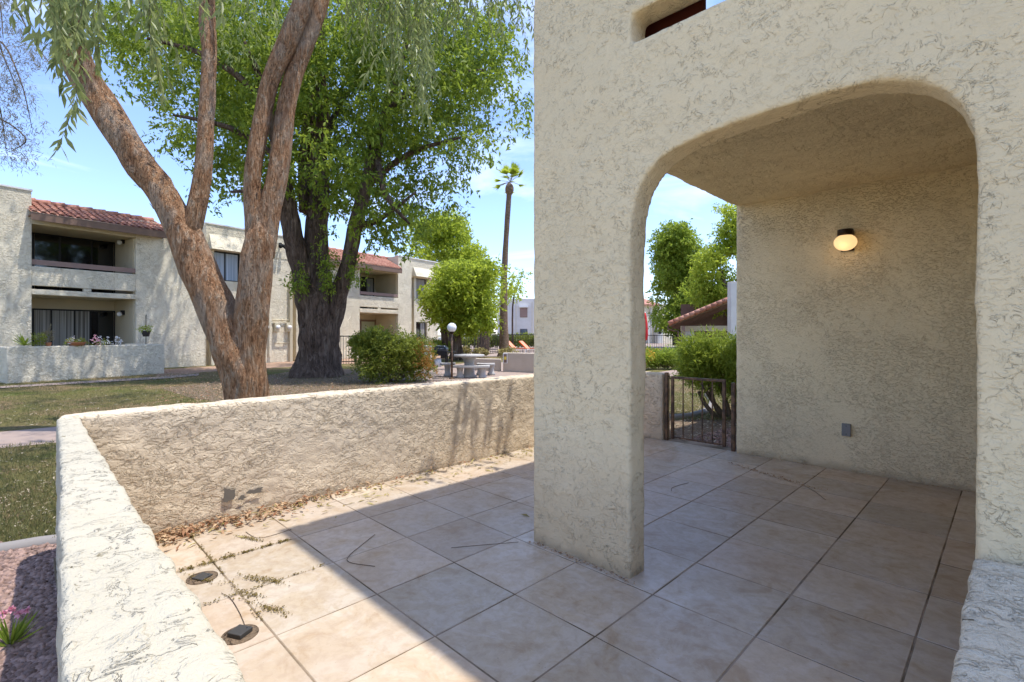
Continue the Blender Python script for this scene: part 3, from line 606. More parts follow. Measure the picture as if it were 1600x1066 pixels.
# upper limbs above the frame carrying the hanging foliage
GL = [((98, -30, -.6), (60, -110, -1.4), (90, -150, -2.2), 6), ((98, -30, -.6), (160, -90, -1.2), (230, -130, -1.9), 6), ((515, -10, .6), (600, -90, 1.4), (690, -110, 2.0), 9), ((515, -10, .6), (640, -130, 1.0), (790, -140, 1.6), 9), ((322, -60, .5), (370, -120, .3), (400, -150, .2), 6), ((790, -140, 1.6), (860, -150, -.6), (940, -60, -1.6), 6)]  # last limb runs out of view to the leaves added for wall dapple
for p0, p1, p2, r in GL: mb.tube([pt(*p0), pt(*p1), pt(*p2)], [r*q, r*.7*q, r*.35*q], 8, sub=3)
# peeled strips on the bark
rel(mb, gum).build('trunk', M_euc, gum)
pk = MB(); random.seed(11); path = [(384, 625), (381, 590), (360, 535), (338, 480), (310, 420), (285, 360), (255, 305), (222, 262), (185, 205), (150, 150)]
path2 = [(389, 560), (392, 510), (397, 460), (403, 410), (409, 365), (425, 300), (437, 250), (447, 200)]
for k in range(150):
    pa, rr = (path, 23) if k % 3 else (path2, 18); u = random.random()*(len(pa)-1.01); i_ = int(u); a, b = pt(*pa[i_]), pt(*pa[i_+1]); d = (b-a).normalized(); c = a.lerp(b, u-i_)
    n = Vector((random.gauss(0, 1), random.gauss(0, 1), random.gauss(0, 1))); n = (n-d*n.dot(d)).normalized(); t_ = d.cross(n); c = c+n*(rr*ZE/FPX*.97); L = random.uniform(.03, .10); w = random.uniform(.008, .022); o_ = random.uniform(.008, .028)
    pk.add([c-t_*w, c+t_*w, c+d*L*.6+t_*w*.7+n*.004, c+d*L*.6-t_*w*.7+n*.004, c+d*L+t_*w*.3+n*o_, c+d*L-t_*w*.4+n*o_], [(0, 1, 2, 3), (3, 2, 4, 5)])
rel(pk, gum).build('peeling_bark', M_euc, gum)['kind'] = 'stuff'
def strands(spec):
    Cs, Ds, Ns, Ls, Ts = [], [], [], [], []; tw = MB()
    for (px, py, Z, sx, sz, n, ln, leaf) in spec:
        for _ in range(n):
            top = at(px+rng.normal()*sx, py+rng.normal()*sz*.35, Z+rng.normal()*.45); l = ln*(.5+.8*rng.random()); sway = Vector((rng.normal()*.12, rng.normal()*.12, 0))
            m = max(4, int(l/.028)); p1 = top+sway*l*.5+Vector((0, 0, -l*.5)); p2 = top+sway*l*1.3+Vector((0, 0, -l))
            tw.tube([top, p1, p2], [.0035, .0025, .0012], 3, False); ct = rng.random()*.4
            for j in range(m):
                u = (j+rng.random())/m; p = top.lerp(p1, u*2) if u < .5 else p1.lerp(p2, u*2-1)
                d = np.array([rng.normal()*.5, rng.normal()*.5, -1-.4*rng.random()]); Cs.append(tuple(p)); Ds.append(d); Ns.append(rng.normal(size=3)*[1, 1, .3]); Ls.append(leaf*(1.2 if Z < 6.5 else 1)*(.6+.7*rng.random())); Ts.append(ct+.5*rng.random())
    Ls = np.array(Ls); return (np.array(Cs), unit(np.array(Ds)), unit(np.array(Ns)), Ls, Ls*.23, np.array(Ts)), tw
spec = [(60, -60, 5.6, 28, 60, 7, .7, .14), (105, -30, 5.5, 26, 60, 18, .85, .14), (100, 30, 5.5, 16, 50, 8, .6, .14), (125, 110, 5.5, 12, 40, 2, .6, .14),
        (228, -60, 5.6, 9, 50, 8, 1.1, .13), (170, -80, 5.8, 24, 40, 8, .55, .13), (300, -90, 6.2, 30, 40, 10, .8, .13), (390, -80, 7, 30, 40, 14, .9, .12),
        (560, -80, 8.5, 30, 50, 22, 1.2, .13), (640, -60, 9.0, 26, 60, 28, 1.7, .15), (660, 40, 9.0, 20, 50, 10, 1.5, .15), (700, -70, 9.0, 30, 50, 18, 1.3, .15),
        (780, -100, 9.2, 22, 50, 20, 1.5, .15), (810, -90, 9.2, 12, 40, 12, 1.6, .13), (740, -110, 9.2, 26, 30, 18, 1.0, .13), (480, -120, 8, 40, 30, 16, .9, .13), (895, -20, 5.3, 30, 40, 7, .7, .12), (945, -40, 5.8, 30, 40, 6, .7, .12), (900, -120, 5.2, 34, 40, 8, .7, .12), (1000, -60, 6.2, 30, 40, 8, .7, .12)]  # last four clusters hang unseen over the patio, added to dapple the long wall
data, tw = strands(spec); rel(tw, gum).build('twigs', M_shrubt, gum)['kind'] = 'stuff'; leaves(gum, data, L_euc)
ec = [((-6.2-6.5*rng.random(), -3+7.5*rng.random(), 8+2*rng.random()), (1.3, 1.3, .6)) for k in range(22)]
leaves(gum, cloud_leaves(ec, 9, 8, .5, .14, .22, droop=1.0, gap=.0), L_euc, 'upper_crown')  # canopy added high over the lawn to cast dappled shade
# --- big dark elm behind
ZL = 16.9
elm = tree_obj('elm_tree', at(495, 588, ZL), 'huge dark trunked tree with dense green crown in the middle of the lawn')
mb = MB(); q = ZL/FPX
def pe(px, py, dz=0): return at(px, py, ZL+dz)
mb.tube([pe(495, 600), pe(496, 586), pe(497, 570), pe(500, 545), pe(502, 520), pe(502, 495), pe(500, 470), pe(496, 440), pe(494, 400), pe(495, 350), pe(500, 300, .3), pe(497, 240, .5), pe(505, 180), pe(500, 100), pe(510, 20)],
        [x*q for x in (50, 40, 31, 27, 28, 31, 29, 21, 17, 16, 15, 13, 10, 6, 2)], 30, wob=.28, sub=4)
mb.tube([pe(490, 520), pe(482, 470, -.2), pe(470, 420, -.4), pe(459, 370, -.6), pe(450, 320, -.8), pe(438, 250, -1.2), pe(420, 160, -1.8), pe(380, 60, -2.5)], [x*q for x in (19, 18, 15, 14, 13, 10, 6, 1.5)], 18, wob=.25, sub=4, seed=2)
mb.tube([pe(508, 530), pe(522, 480, -.1), pe(536, 440, -.2), pe(547, 400, -.3), pe(556, 350, -.4), pe(572, 290, -.5), pe(588, 225, -.5), pe(606, 170, -.6), pe(625, 100, -.8), pe(650, 20, -1)], [x*q for x in (18, 16, 12, 11, 10.5, 10, 10, 8, 5, 1.5)], 18, wob=.25, sub=4, seed=4)
mb.tube([pe(515, 500), pe(530, 462), pe(541, 430)], [12*q, 12*q, 9*q], 12, wob=.2, sub=3)
mb.tube([pe(480, 330, .3), pe(478, 250, .6), pe(486, 160, 1), pe(500, 60, 1.5)], [x*q for x in (13, 11, 7, 1.5)], 12, wob=.2, sub=3)
for (a0, a1, a2) in (((572, 290, -.5), (640, 240, -1), (720, 215, -1.3)), ((606, 170, -.6), (680, 120, -.6), (760, 110, -.5)), ((438, 250, -1.2), (360, 200, -2), (270, 180, -2.6)), ((420, 160, -1.8), (330, 90, -2.6), (230, 60, -3)), ((588, 225, -.5), (600, 300, -2), (640, 350, -2.4)), ((497, 240, .5), (540, 150, 2), (600, 80, 3)), ((450, 320, -.8), (410, 300, -1.6), (360, 300, -2.1)), ((556, 350, -.4), (590, 345, -1), (650, 300, -1.5))):
    mb.tube([pe(*a0), pe(*a1), pe(*a2)], [6*q, 4*q, 1.5*q], 8, sub=3, wob=.2)
rel(mb, elm).build('trunk', M_elm, elm)
ec = []
E_spec = [(225, 40, 70, 70), (300, 40, 80, 80), (270, 130, 60, 50), (350, 120, 80, 80), (330, 210, 60, 50), (285, 210, 40, 40), (390, 30, 80, 80), (420, 180, 70, 70), (390, 260, 55, 45), (335, 275, 34, 30), (450, 90, 80, 80), (520, 60, 80, 80), (500, 160, 80, 70), (470, 250, 60, 50), (540, 240, 70, 55), (600, 60, 80, 80), (590, 150, 70, 70), (620, 220, 70, 55), (560, 300, 60, 40), (620, 300, 60, 45), (650, 330, 40, 34), (600, 365, 40, 22), (680, 275, 50, 38), (680, 60, 80, 80), (680, 140, 70, 60), (700, 200, 60, 45), (750, 70, 60, 60), (755, 130, 55, 50), (765, 185, 45, 38), (800, 150, 32, 42), (190, 20, 50, 50), (190, 80, 40, 40), (440, 290, 34, 30), (805, 90, 28, 30), (745, 235, 34, 34), (520, 300, 50, 38), (700, 315, 40, 30), (655, 345, 46, 34), (590, 350, 50, 36), (480, 310, 44, 34), (725, 270, 36, 34), (620, 385, 34, 20), (330, 300, 34, 26), (400, 290, 40, 30), (805, 200, 24, 30), (180, 140, 20, 24), (790, 30, 40, 40)]
for (x, y, rx, ry) in E_spec:
    for dz in ((-1.6, .4, 2.0) if rx > 50 else (-.9, .8)):
        Z = ZL+dz+rng.normal()*.5; r = Z/FPX
        ec.append((tuple(at(x+rng.normal()*rx*.15, y+rng.normal()*ry*.15, Z)), (rx*.8*r, min(rx*.8*r, 1.4), ry*.85*r)))
leaves(elm, cloud_leaves(ec, 28, 9, .42, .155, .42, gap=-.22), L_elm)
ec = []
for k in range(24):   # crown above the frame
    a = rng.random()*6.28; rr = 7.0*rng.random()**.5; c = at(470, -80-190*rng.random(), ZL)
    ec.append(((c.x+math.cos(a)*rr, c.y+math.sin(a)*rr, c.z), (1.4, 1.4, 1.0)))
leaves(elm, cloud_leaves(ec, 12, 9, .42, .17, .42, gap=.0), L_elm, 'upper_crown')
# ivy sprouts on the trunk
data = clump_leaves([(tuple(at(515, 385, 16.2)), (.3, .3, 1.2)), (tuple(at(465, 440, 15.9)), (.35, .3, .5)), (tuple(at(510, 430, 16.2)), (.3, .2, .8)), (tuple(at(555, 420, 16.3)), (.35, .3, .5))], 60, (6, .2), .11, .05, droop=.6)
leaves(elm, data, L_elm, 'sprouts')
# --- generic crown trees
def simple_tree(name, label, Z, trunks, clumps, lm, tm, per, leaf, spray=(8, .4), group=None, cat='tree', spread=.8, baseY=None):
    b = at(trunks[0][0][0], trunks[0][0][1], Z); e = tree_obj(name, b, label, cat, group); mb = MB(); q = Z/FPX
    for k, tr in enumerate(trunks): mb.tube([at(x, y, Z) for x, y, r in tr], [r*q for x, y, r in tr], 10, sub=3, wob=.2, seed=k)
    rel(mb, e).build('trunk', tm, e); cl = []
    for (x, y, rx, ry) in clumps:
        for k in range(2):
            zz = Z+rng.normal()*rx*q*spread; cl.append((tuple(at(x+rng.normal()*rx*.12, y+rng.normal()*ry*.12, zz)), (rx*q*.95, rx*q*.8, ry*q*.95)))
    vol = sum(a*b*c*4.19 for _, (a, b, c) in cl); leaves(e, cloud_leaves(cl, per*len(cl)*.75/vol, 8, spray[1]*1.3, leaf, .45, droop=.35, nf=12/Z, gap=-.30), lm); return e
simple_tree('ash_tree', 'small bright green tree left of the palm, behind the globe lamp', 27, [[(708, 562, 7), (712, 535, 6), (704, 510, 5), (700, 480, 3)], [(722, 562, 5), (716, 530, 5), (728, 500, 3)], [(694, 560, 6), (695, 530, 5), (690, 505, 4)]],
            [(700, 460, 36, 26), (735, 470, 36, 28), (760, 455, 30, 30), (715, 430, 34, 26), (690, 490, 26, 16), (740, 500, 34, 16), (770, 490, 18, 20), (678, 465, 16, 22), (760, 425, 26, 24), (790, 440, 26, 18), (720, 505, 26, 10)], L_bright, M_elm, 230, .20, (7, .45))
simple_tree('tall_tree', 'tall pale green tree rising behind the far end of the apartment roof', 42, [[(700, 540, 8), (700, 450, 6), (700, 380, 3)], [(757, 556, 9), (757, 520, 8), (760, 470, 5)]],
            [(670, 370, 34, 34), (700, 350, 34, 28), (700, 400, 30, 26), (740, 420, 30, 26), (650, 400, 26, 20), (715, 375, 20, 26), (775, 430, 22, 24), (740, 395, 24, 18)], L_bright, M_elm, 230, .28, (7, .6))
simple_tree('ficus_tree', 'tall dense column of green foliage seen through the archway', 48, [[(1057, 540, 6), (1057, 480, 5), (1058, 400, 3)]],
            [(1050, 378, 30, 30), (1068, 395, 28, 38), (1085, 470, 26, 32), (1045, 495, 24, 18), (1070, 505, 34, 18), (1092, 495, 26, 20), (1045, 415, 24, 34), (1058, 430, 34, 34), (1050, 470, 32, 30), (1062, 490, 34, 22), (1040, 450, 22, 26), (1075, 455, 22, 34), (1060, 362, 20, 16), (1082, 420, 14, 24)], L_mid, M_elm, 330, .30, (8, .6))
simple_tree('acacia_tree', 'wide feathery yellow green tree above the tiled carport roof', 40, [[(1150, 540, 7), (1140, 480, 5), (1125, 420, 3)], [(1140, 480, 4), (1165, 400, 3), (1170, 350, 2)]],
            [(1110, 415, 26, 26), (1130, 395, 28, 26), (1120, 465, 34, 24), (1145, 365, 22, 30), (1145, 440, 28, 28), (1110, 455, 26, 22), (1150, 340, 22, 20), (1130, 325, 18, 8), (1160, 380, 24, 30), (1130, 360, 14, 7), (1095, 440, 14, 20)], L_bright, M_elm, 170, .24, (7, .5))
simple_tree('mesquite_tree', 'pale feathery branch of a tree right of the palm trunk', 45, [[(801, 540, 1.6), (801, 480, 1.2), (806, 450, .8)]],
            [(800, 455, 18, 12), (812, 430, 12, 12), (790, 475, 12, 12), (785, 445, 10, 14)], L_bright, M_elm, 40, .22, (6, .5))
# sparse grey tree reaching in at the left edge
pn = tree_obj('tamarisk_tree', at(-140, 560, 11), 'sparse greyish feathery branches hanging at the left edge')
mb = MB(); Zq = 11/FPX
mb.tube([at(-140, 600, 11), at(-130, 400, 11), at(-100, 200, 11), at(-60, 0, 11)], [.2, .17, .13, .08], 10, sub=3)
cl = []
for (a0, a1, a2, a3) in (((-100, 120), (-20, 50), (10, 100), (30, 150)), ((-100, 100), (-10, 60), (30, 120), (50, 200)), ((-80, 40), (0, -20), (50, 60), (85, 110)), ((-110, 200), (-20, 180), (40, 215), (20, 235)), ((-100, 130), (-30, 100), (0, 170), (10, 240)), ((-70, 10), (-20, -40), (0, 10), (5, 60))):
    P = [at(x, y, 11+rng.normal()*.3) for x, y in (a0, a1, a2, a3)]; mb.tube(P, [.035, .022, .014, .006], 5, sub=4)
    for k in range(20):
        t = rng.random(); i = min(int(t*3), 2); p = P[i].lerp(P[i+1], t*3-i)
        if i == 0 and rng.random() < .7: continue
        cl.append((tuple(p+Vector((rng.normal()*.2, rng.normal()*.2, -.12+rng.normal()*.15))), (.2, .2, .16)))
rel(mb, pn).build('trunk', M_shrubt, pn)
leaves(pn, clump_leaves(cl, 9, (8, .2), .10, .012, droop=.5), L_pine)
# palm
pb = gnd(787, 557); ZP = dep(557); palm = tree_obj('fan_palm', pb, 'tall thin fan palm with bare curved trunk beyond the courtyard', 'palm tree')
mb = MB(); q = ZP/FPX
mb.tube([at(785, 560, ZP), at(788, 540, ZP), at(787, 500, ZP), at(788, 430, ZP), at(791, 370, ZP), at(795, 310, ZP), at(796, 292, ZP)], [x*q for x in (9.5, 7.5, 6.5, 5, 4.2, 4, 5)], 12, sub=5, wob=.08)
mb.ball(at(796, 296, ZP), .28, 10, 7, (1, 1, 1.5))
rel(mb, palm).build('trunk', M_palmt, palm)
Cs, Ds, Ns, Ls, Ts = [], [], [], [], []; hub = at(797, 285, ZP); st = MB()
for k in range(17):
    a = k*2.4; el = R_(-30+110*rng.random()); d = Vector((math.cos(a)*math.cos(el), math.sin(a)*math.cos(el), math.sin(el))); L = .55+.3*rng.random()
    tip = hub+d*L+Vector((0, 0, -.06)); st.tube([hub, hub+d*L*.5, tip], .015, 4, False); s_ = d.cross(Vector((0, 0, 1))).normalized(); u_ = s_.cross(d).normalized()
    for j in range(26):
        b = R_(-48+96*j/25); dd = (d*math.cos(b)+s_*math.sin(b)+Vector((0, 0, -.25*abs(math.sin(b))))).normalized(); Cs.append(tuple(tip)); Ds.append(tuple(dd)); Ns.append(tuple(u_)); Ls.append(.5+.2*rng.random()); Ts.append(.1+.5*rng.random())
rel(st, palm).build('stalks', M_shrubt, palm); Ls = np.array(Ls)
leaves(palm, (np.array(Cs), np.array(Ds), unit(np.array(Ns)), Ls, np.full(len(Ls), .05), np.array(Ts)), L_bright)
# ============================================================ SHRUBS
def shrub(name, label, px, base_y, clumps, lm, per, leaf, Z=None, spray=(8, .16), wd=.4, droop=0, stems=5, hollow=.3, cat='bush', accent=None):
    Z = Z or dep(base_y); e = tree_obj(name, at(px, base_y, Z), label, cat); q = Z/FPX; mb = MB(); cl = []
    for (x, y, rx, ry) in clumps:
        c = at(x, y, Z+rng.normal()*rx*q*.3); cl.append((tuple(c), (rx*q, rx*q, ry*q)))
    for k in range(stems):
        c = Vector(cl[k % len(cl)][0]); b = at(px+rng.normal()*5, base_y, Z); mb.tube([b, b.lerp(c, .5)+Vector((rng.normal()*.06, rng.normal()*.06, 0)), c], [.035, .025, .01], 6, sub=2)
    rel(mb, e).build('stems', M_shrubt, e); leaves(e, clump_leaves(cl, per, spray, leaf, leaf*wd, droop=droop, hollow=hollow, jit=.3), lm, 'foliage')
    if accent:
        am, lst, n = accent
        for x, y, rx, ry in lst: leaves(e, clump_leaves([(tuple(at(x, y, Z-.2)), (rx*q, rx*q, ry*q))], n, spray, leaf, leaf*wd, hollow=.1), am, 'new_growth')['kind'] = 'stuff'
    return e
shrub('rounded_bush', 'large rounded dark green bush with rusty tips between the big tree and the picnic table', 611, 597,
      [(590, 560, 38, 34), (630, 562, 40, 34), (610, 540, 44, 24), (650, 570, 28, 26), (575, 548, 26, 22), (600, 575, 44, 22), (640, 545, 28, 20), (563, 535, 14, 10), (585, 528, 22, 12)], L_bush, 300, .085, spray=(8, .14),
      accent=(L_red, [(655, 545, 18, 14), (668, 560, 12, 18), (662, 575, 16, 14)], 26))
shrub('oleander_bush', 'leafy light green oleander bush with crooked stems just outside the gate', 1125, 650,
      [(1105, 560, 40, 32), (1128, 550, 38, 28), (1090, 550, 32, 24), (1140, 580, 30, 30), (1085, 575, 26, 20), (1115, 590, 34, 20), (1150, 560, 34, 34), (1180, 570, 40, 40), (1170, 610, 30, 20)], L_oleander, 210, .11, Z=8.6, spray=(8, .14), wd=.17, stems=0)
ol = [o for o in COL.objects if o.name == 'oleander_bush'][0]
mb = MB(); Zo = 8.6
for path in (((1140, 672), (1130, 650), (1112, 625), (1098, 600), (1090, 575)), ((1143, 672), (1138, 640), (1128, 610), (1120, 580)), ((1136, 672), (1122, 655), (1102, 632), (1092, 612)), ((1148, 672), (1150, 640), (1160, 600)), ((1141, 672), (1135, 655), (1120, 640), (1108, 600))):
    mb.tube([at(x, y, Zo) for x, y in path], [.055, .045, .035, .03, .02][:len(path)], 8, sub=4, wob=.25)
rel(mb, ol).build('crooked_stems', M_shrubt, ol)
shrub('hedge', 'low clipped green hedge with yellow blooms beyond the path', 1035, 574, [(x, 560, 16, 12) for x in (985, 1000, 1015, 1030, 1045, 1060)]+[(1070, 562, 16, 10), (1090, 562, 16, 10)], L_mid, 260, .09, Z=dep(577), wd=.45, cat='hedge',
      accent=(leafmat('petal_yellow', (.6, .35, .03), (.8, .5, .08), .2), [(1008, 555, 12, 7)], 60))
shrub('pool_hedge', 'grey green hedge behind the pool fence', 805, 541, [(x, 532, 12, 8) for x in range(730, 850, 11)], L_bush, 90, .22, Z=46, spray=(7, .3), cat='hedge')
shrub('sage_bush', 'small pale green bush behind the grill', 682, 548, [(675, 540, 14, 8), (690, 542, 16, 9), (700, 545, 10, 6)], L_mid, 90, .12, Z=27, cat='bush')
shrub('yellow_shrub', 'dry yellowish low shrubs behind the table', 735, 556, [(725, 550, 10, 4), (750, 551, 12, 3), (793, 549, 12, 4)], L_dryo, 60, .16, Z=30, cat='bush')
# ============================================================ COURTYARD THINGS
def lamp_post(px, py, by, r, label):
    Z = dep(by); e = empty('globe_lamp', gnd(px, by), 0, label, 'lamp', 'white globe lamp posts'); z = H+(HY-py)/FPX*Z-GZ
    MB().tube([(0, 0, 0), (0, 0, z-r*.8)], .035, 12).lathe([(.09, 0), (.09, .02), (.05, .03), (.05, .04)]).build('post', M_iron, e)
    MB().lathe([(.06, z-r-.04), (.075, z-r), (.07, z-r*.85)]).build('collar', M_bronze, e)
    MB().ball((0, 0, z), r, 24, 16).build('globe', M_globe, e); return e
lamp_post(706, 512, 592, .15, 'short post with big white globe in front of the picnic table')
lamp_post(746.6, 513.7, 557, .16, 'farther white globe lamp on dark post near the pool fence')
# concrete picnic table and three benches
TB = gnd(733, 589.5); e = empty('picnic_table', TB, TH, 'round grey concrete picnic table between curved benches', 'table')
MB().lathe([(.46, .68), (.50, .69), (.51, .72), (.50, .755), (0.01, .76)], n=32).build('table_top', M_conc, e)
MB().lathe([(.25, 0), (.25, .05), (.19, .10), (.17, .3), (.16, .45), (.2, .6), (.28, .675)], n=24).build('pedestal', M_conc, e)
def bench(x0, x1, ytop, ybase, label, curve=.12, first=[]):
    Z = dep(ybase); q = Z/FPX; c = gnd((x0+x1)/2, ybase); b = empty('concrete_bench', c, TH, label, 'bench', 'curved benches round the picnic table'); L = (x1-x0)*q/2; zt = H-(ytop-HY)*q-GZ
    m = MB(); n = 10; vs = []
    for i in range(n+1):
        x = -L+2*L*i/n; y = curve*(1-(x/L)**2)*(-1 if curve else 0); vs += [(x, y-.17, zt-.07), (x, y+.17, zt-.07), (x, y+.17, zt), (x, y-.17, zt)]
    fs = [(i*4+k, i*4+(k+1) % 4, i*4+4+(k+1) % 4, i*4+4+k) for i in range(n) for k in range(4)]+[(0, 3, 2, 1), (n*4, n*4+1, n*4+2, n*4+3)]
    m.add(vs, fs).build('seat', M_conc, b, .012)
    for s in (-1, 1):
        if L < .3 and s == 1: continue
        MB().lathe([(.13, 0), (.14, .05), (.10, .1), (.095, .22), (.11, zt-.1), (.12, zt-.07)], (s*L*.62 if L >= .3 else 0, -.03, 0), 16).build('leg', M_conc, b)
    return b
bench(708, 765, 571, 590.5, 'front concrete bench of the picnic table, two stubby legs')
bench(688, 711, 567, 588, 'concrete bench left of the picnic table behind the lamp post')
bench(745, 773, 567.5, 586, 'concrete bench right of the picnic table by the block wall')
# gas grill
gr = empty('gas_grill', gnd(688, 577), TH, 'dark gas grill with domed lid beside the rounded bush', 'grill')
Zg = dep(577); q = Zg/FPX
m = MB(); m.prism([(-.30, 0), (.30, 0), (.30, .10), (.22, .22), (-.22, .22), (-.30, .10)], -.25, .25, Matrix.Translation((0, 0, .74))); m.build('lid', M_steel, gr, .02)
MB().box(-.31, .31, -.25, .25, .56, .735).build('firebox', M_black, gr, .01)
MB().box(.32, .62, -.2, .2, .70, .73).build('side_shelf', M_steel, gr); MB().box(-.62, -.32, -.2, .2, .70, .73).build('side_shelf', M_steel, gr)
for sx in (-.26, .26):
    for sy in (-.2, .2): MB().box(sx-.025, sx+.025, sy-.025, sy+.025, 0, .56).build('leg', M_black if sx > 0 else M_brown, gr)
MB().tube([(-.2, -.3, .84), (.2, -.3, .84)], .012, 6).box(-.2, -.18, -.3, -.24, .83, .85).box(.18, .2, -.3, -.24, .83, .85).build('handle', M_steel, gr)
MB().tube([(-.1, 0, .1), (-.1, 0, .42)], .14, 14).build('gas_bottle', M_white, gr)
wb = empty('utility_box', gnd(668, 572), TH, 'small white box standing beside the grill', 'box'); MB().box(-.16, .16, -.14, .14, 0, .88).build('body', M_white, wb, .01); MB().box(-.18, .18, -.16, .16, .88, .92).build('lid', M_white, wb, .008)
# block walls at the courtyard edge
a, b = gnd(786, 580.5), gnd(1000, 590); wallprism('block_wall', 'taller tan block wall with a notice beside the palm foot', [a, b, b+FW*.2, a+FW*.2], GZ-.05, H-(551-HY)/FPX*dep(580.5), M_block)
a, b = gnd(738, 578.5), gnd(783, 580); wallprism('block_wall', 'lower tan block wall behind the picnic table', [a, b, b+FW*.2, a+FW*.2], GZ-.05, H-(561-HY)/FPX*dep(580), M_block)
nt = empty('notice_board', gnd(789.5, 581)-FW*.03+Vector((0, 0, 0)), TH, 'narrow dark notice with yellow patch fixed on the tan block wall', 'sign')
zt = H-(552-HY)/FPX*dep(581)-GZ; q = dep(581)/FPX
MB().box(-.085, .085, -.02, .01, zt-.38, zt).build('frame', M_white, nt); MB().box(-.06, .06, -.03, -.021, zt-.36, zt-.03).build('panel', M_fascia, nt); MB().box(-.045, .045, -.036, -.031, zt-.24, zt-.13).build('patch', M_yellow, nt)
structure(sheet('pool_deck', [gnd(640, 556), gnd(1045, 560), gnd(1045, 537), gnd(640, 537)], GZ-.002, M_path))
# iron fences
def iron_fence(name, label, p0, p1, h, sp, bar=.012, rail=.02, n=None, color=M_black):
    d = p1-p0; L = d.length; a = math.atan2(d.y, d.x); e = empty(name, (p0.x, p0.y, GZ), a, label, 'fence')
    MB().box(0, L, -rail, rail, h-.05, h).build('rail', color, e); MB().box(0, L, -rail, rail, .1, .14).build('rail', color, e)
    k = 0; m = MB(); x = 0
    while x < L: m.box(x-bar, x+bar, -bar, bar, 0, h-.05); x += sp
    m.build('pickets', color, e); x = 0
    while x <= L+.01: MB().box(x-.035, x+.035, -.035, .035, 0, h+.04).build('post', color, e); x += L/ max(1, round(L/2.6))
    return e
iron_fence('pool_fence', 'dark iron picket fence round the pool behind the palm', gnd(690, 553), gnd(840, 551), H-(522-HY)/FPX*dep(552)+.05, .13)
iron_fence('yard_fence', 'pale thin iron fence between the big trunk and the rounded bush', gnd(528, 569), gnd(556, 569), 1.35, .13, .008, .012)
iron_fence('pool_fence', 'thin iron pool fence seen through the archway', gnd(995, 550), gnd(1064, 550), H-(523-HY)/FPX*dep(550)+.05, .14)
# shade structure beam behind ash tree
sh = empty('steel_ramada', at(735, 560, 50), TH, 'low dark parking shade beam seen under the bright green tree', 'carport')
sh.location.z = GZ; q = 50/FPX
MB().box(-46*q, 40*q, -.1, .1, 1.45, 1.62).build('beam', M_black, sh)
for x in (-44, -20, 6, 32): MB().box(x*q-.06, x*q+.06, -.06, .06, 0, 1.45).build('post', M_black, sh)
# parked cars far behind (roofs only show)
def car(px, Z, m, label):
    e = empty('parked_car', at(px, HY, Z), TH, label, 'car', 'cars parked beyond the pool'); e.location.z = GZ
    MB().prism([(-2.2, .35), (2.2, .35), (2.25, .75), (1.9, .9), (-2.0, .95), (-2.25, .7)], -.85, .85).build('body', m, e, .05)
    MB().prism([(-1.5, .93), (1.2, .9), (.6, 1.42), (-1.0, 1.45)], -.75, .75).build('cabin', M_glassd, e, .04); MB().prism([(-1.0, 1.452), (.6, 1.42), (.55, 1.47), (-.95, 1.50)], -.72, .72).build('roof', m, e)
    for x in (-1.4, 1.4): MB().tube([(x, -.9, .34), (x, -.66, .34)], .33, 16).build('wheel', M_black, e)
    return e
car(712, 62, M_white, 'white car parked far behind the ash tree trunks'); car(742, 62, mat('car_silver', (.45, .47, .5), .3, .6), 'silver car parked right of the white one')
# sun loungers
def lounger():
    e = empty('sun_lounger', (0, 0, 0), 0, '', 'sun lounger', 'orange striped loungers by the pool')
    MB().box(-.3, .3, -.95, .6, .30, .34).build('frame', M_white, e); sx = MB(); 
    for x in (-.28, .28):
        for y in (-.85, .5): MB().box(x-.02, x+.02, y-.02, y+.02, 0, .30).build('leg', M_white, e)
    a, b = MB(), MB()
    for i in range(7):
        x0 = -.3+.6*i/7; x1 = x0+.6/7; m = a if i % 2 == 0 else b; m.box(x0, x1, -.95, .25, .34, .40)
        m.add([(x0, .25, .34), (x1, .25, .34), (x1, .85, .85), (x0, .85, .85), (x0, .22, .40), (x1, .22, .40), (x1, .80, .91), (x0, .80, .91)], [(0, 3, 2, 1), (4, 5, 6, 7), (0, 1, 5, 4), (2, 3, 7, 6), (0, 4, 7, 3), (1, 2, 6, 5)])
    a.build('cushion', M_orange, e); b.build('cushion_stripe', M_cushw, e); return e
l0 = lounger()
for i, (px, by, rz, lb) in enumerate(((808, 552.5, 60, 'orange striped lounger just right of the palm trunk'), (829, 552.5, 60, 'orange striped lounger next to the tall cream facade edge'), (1012, 554, 60, 'orange striped lounger seen through the archway by the red parasol'))):
    o = l0 if i == 0 else copy_tree(l0); p = gnd(px, by); o.location = p; o.rotation_euler = (0, 0, TH+R_(rz)); o['label'] = lb
um = empty('closed_parasol', gnd(1008, 555), 0, 'closed red parasol by the pool seen through the archway', 'parasol'); MB().tube([(0, 0, 0), (0, 0, 2.9)], .025, 8).build('pole', M_white, um); MB().lathe([(.13, 1.0), (.2, 1.3), (.17, 2.0), (.10, 2.6), (.03, 2.85)]).build('canopy', M_redcl, um)
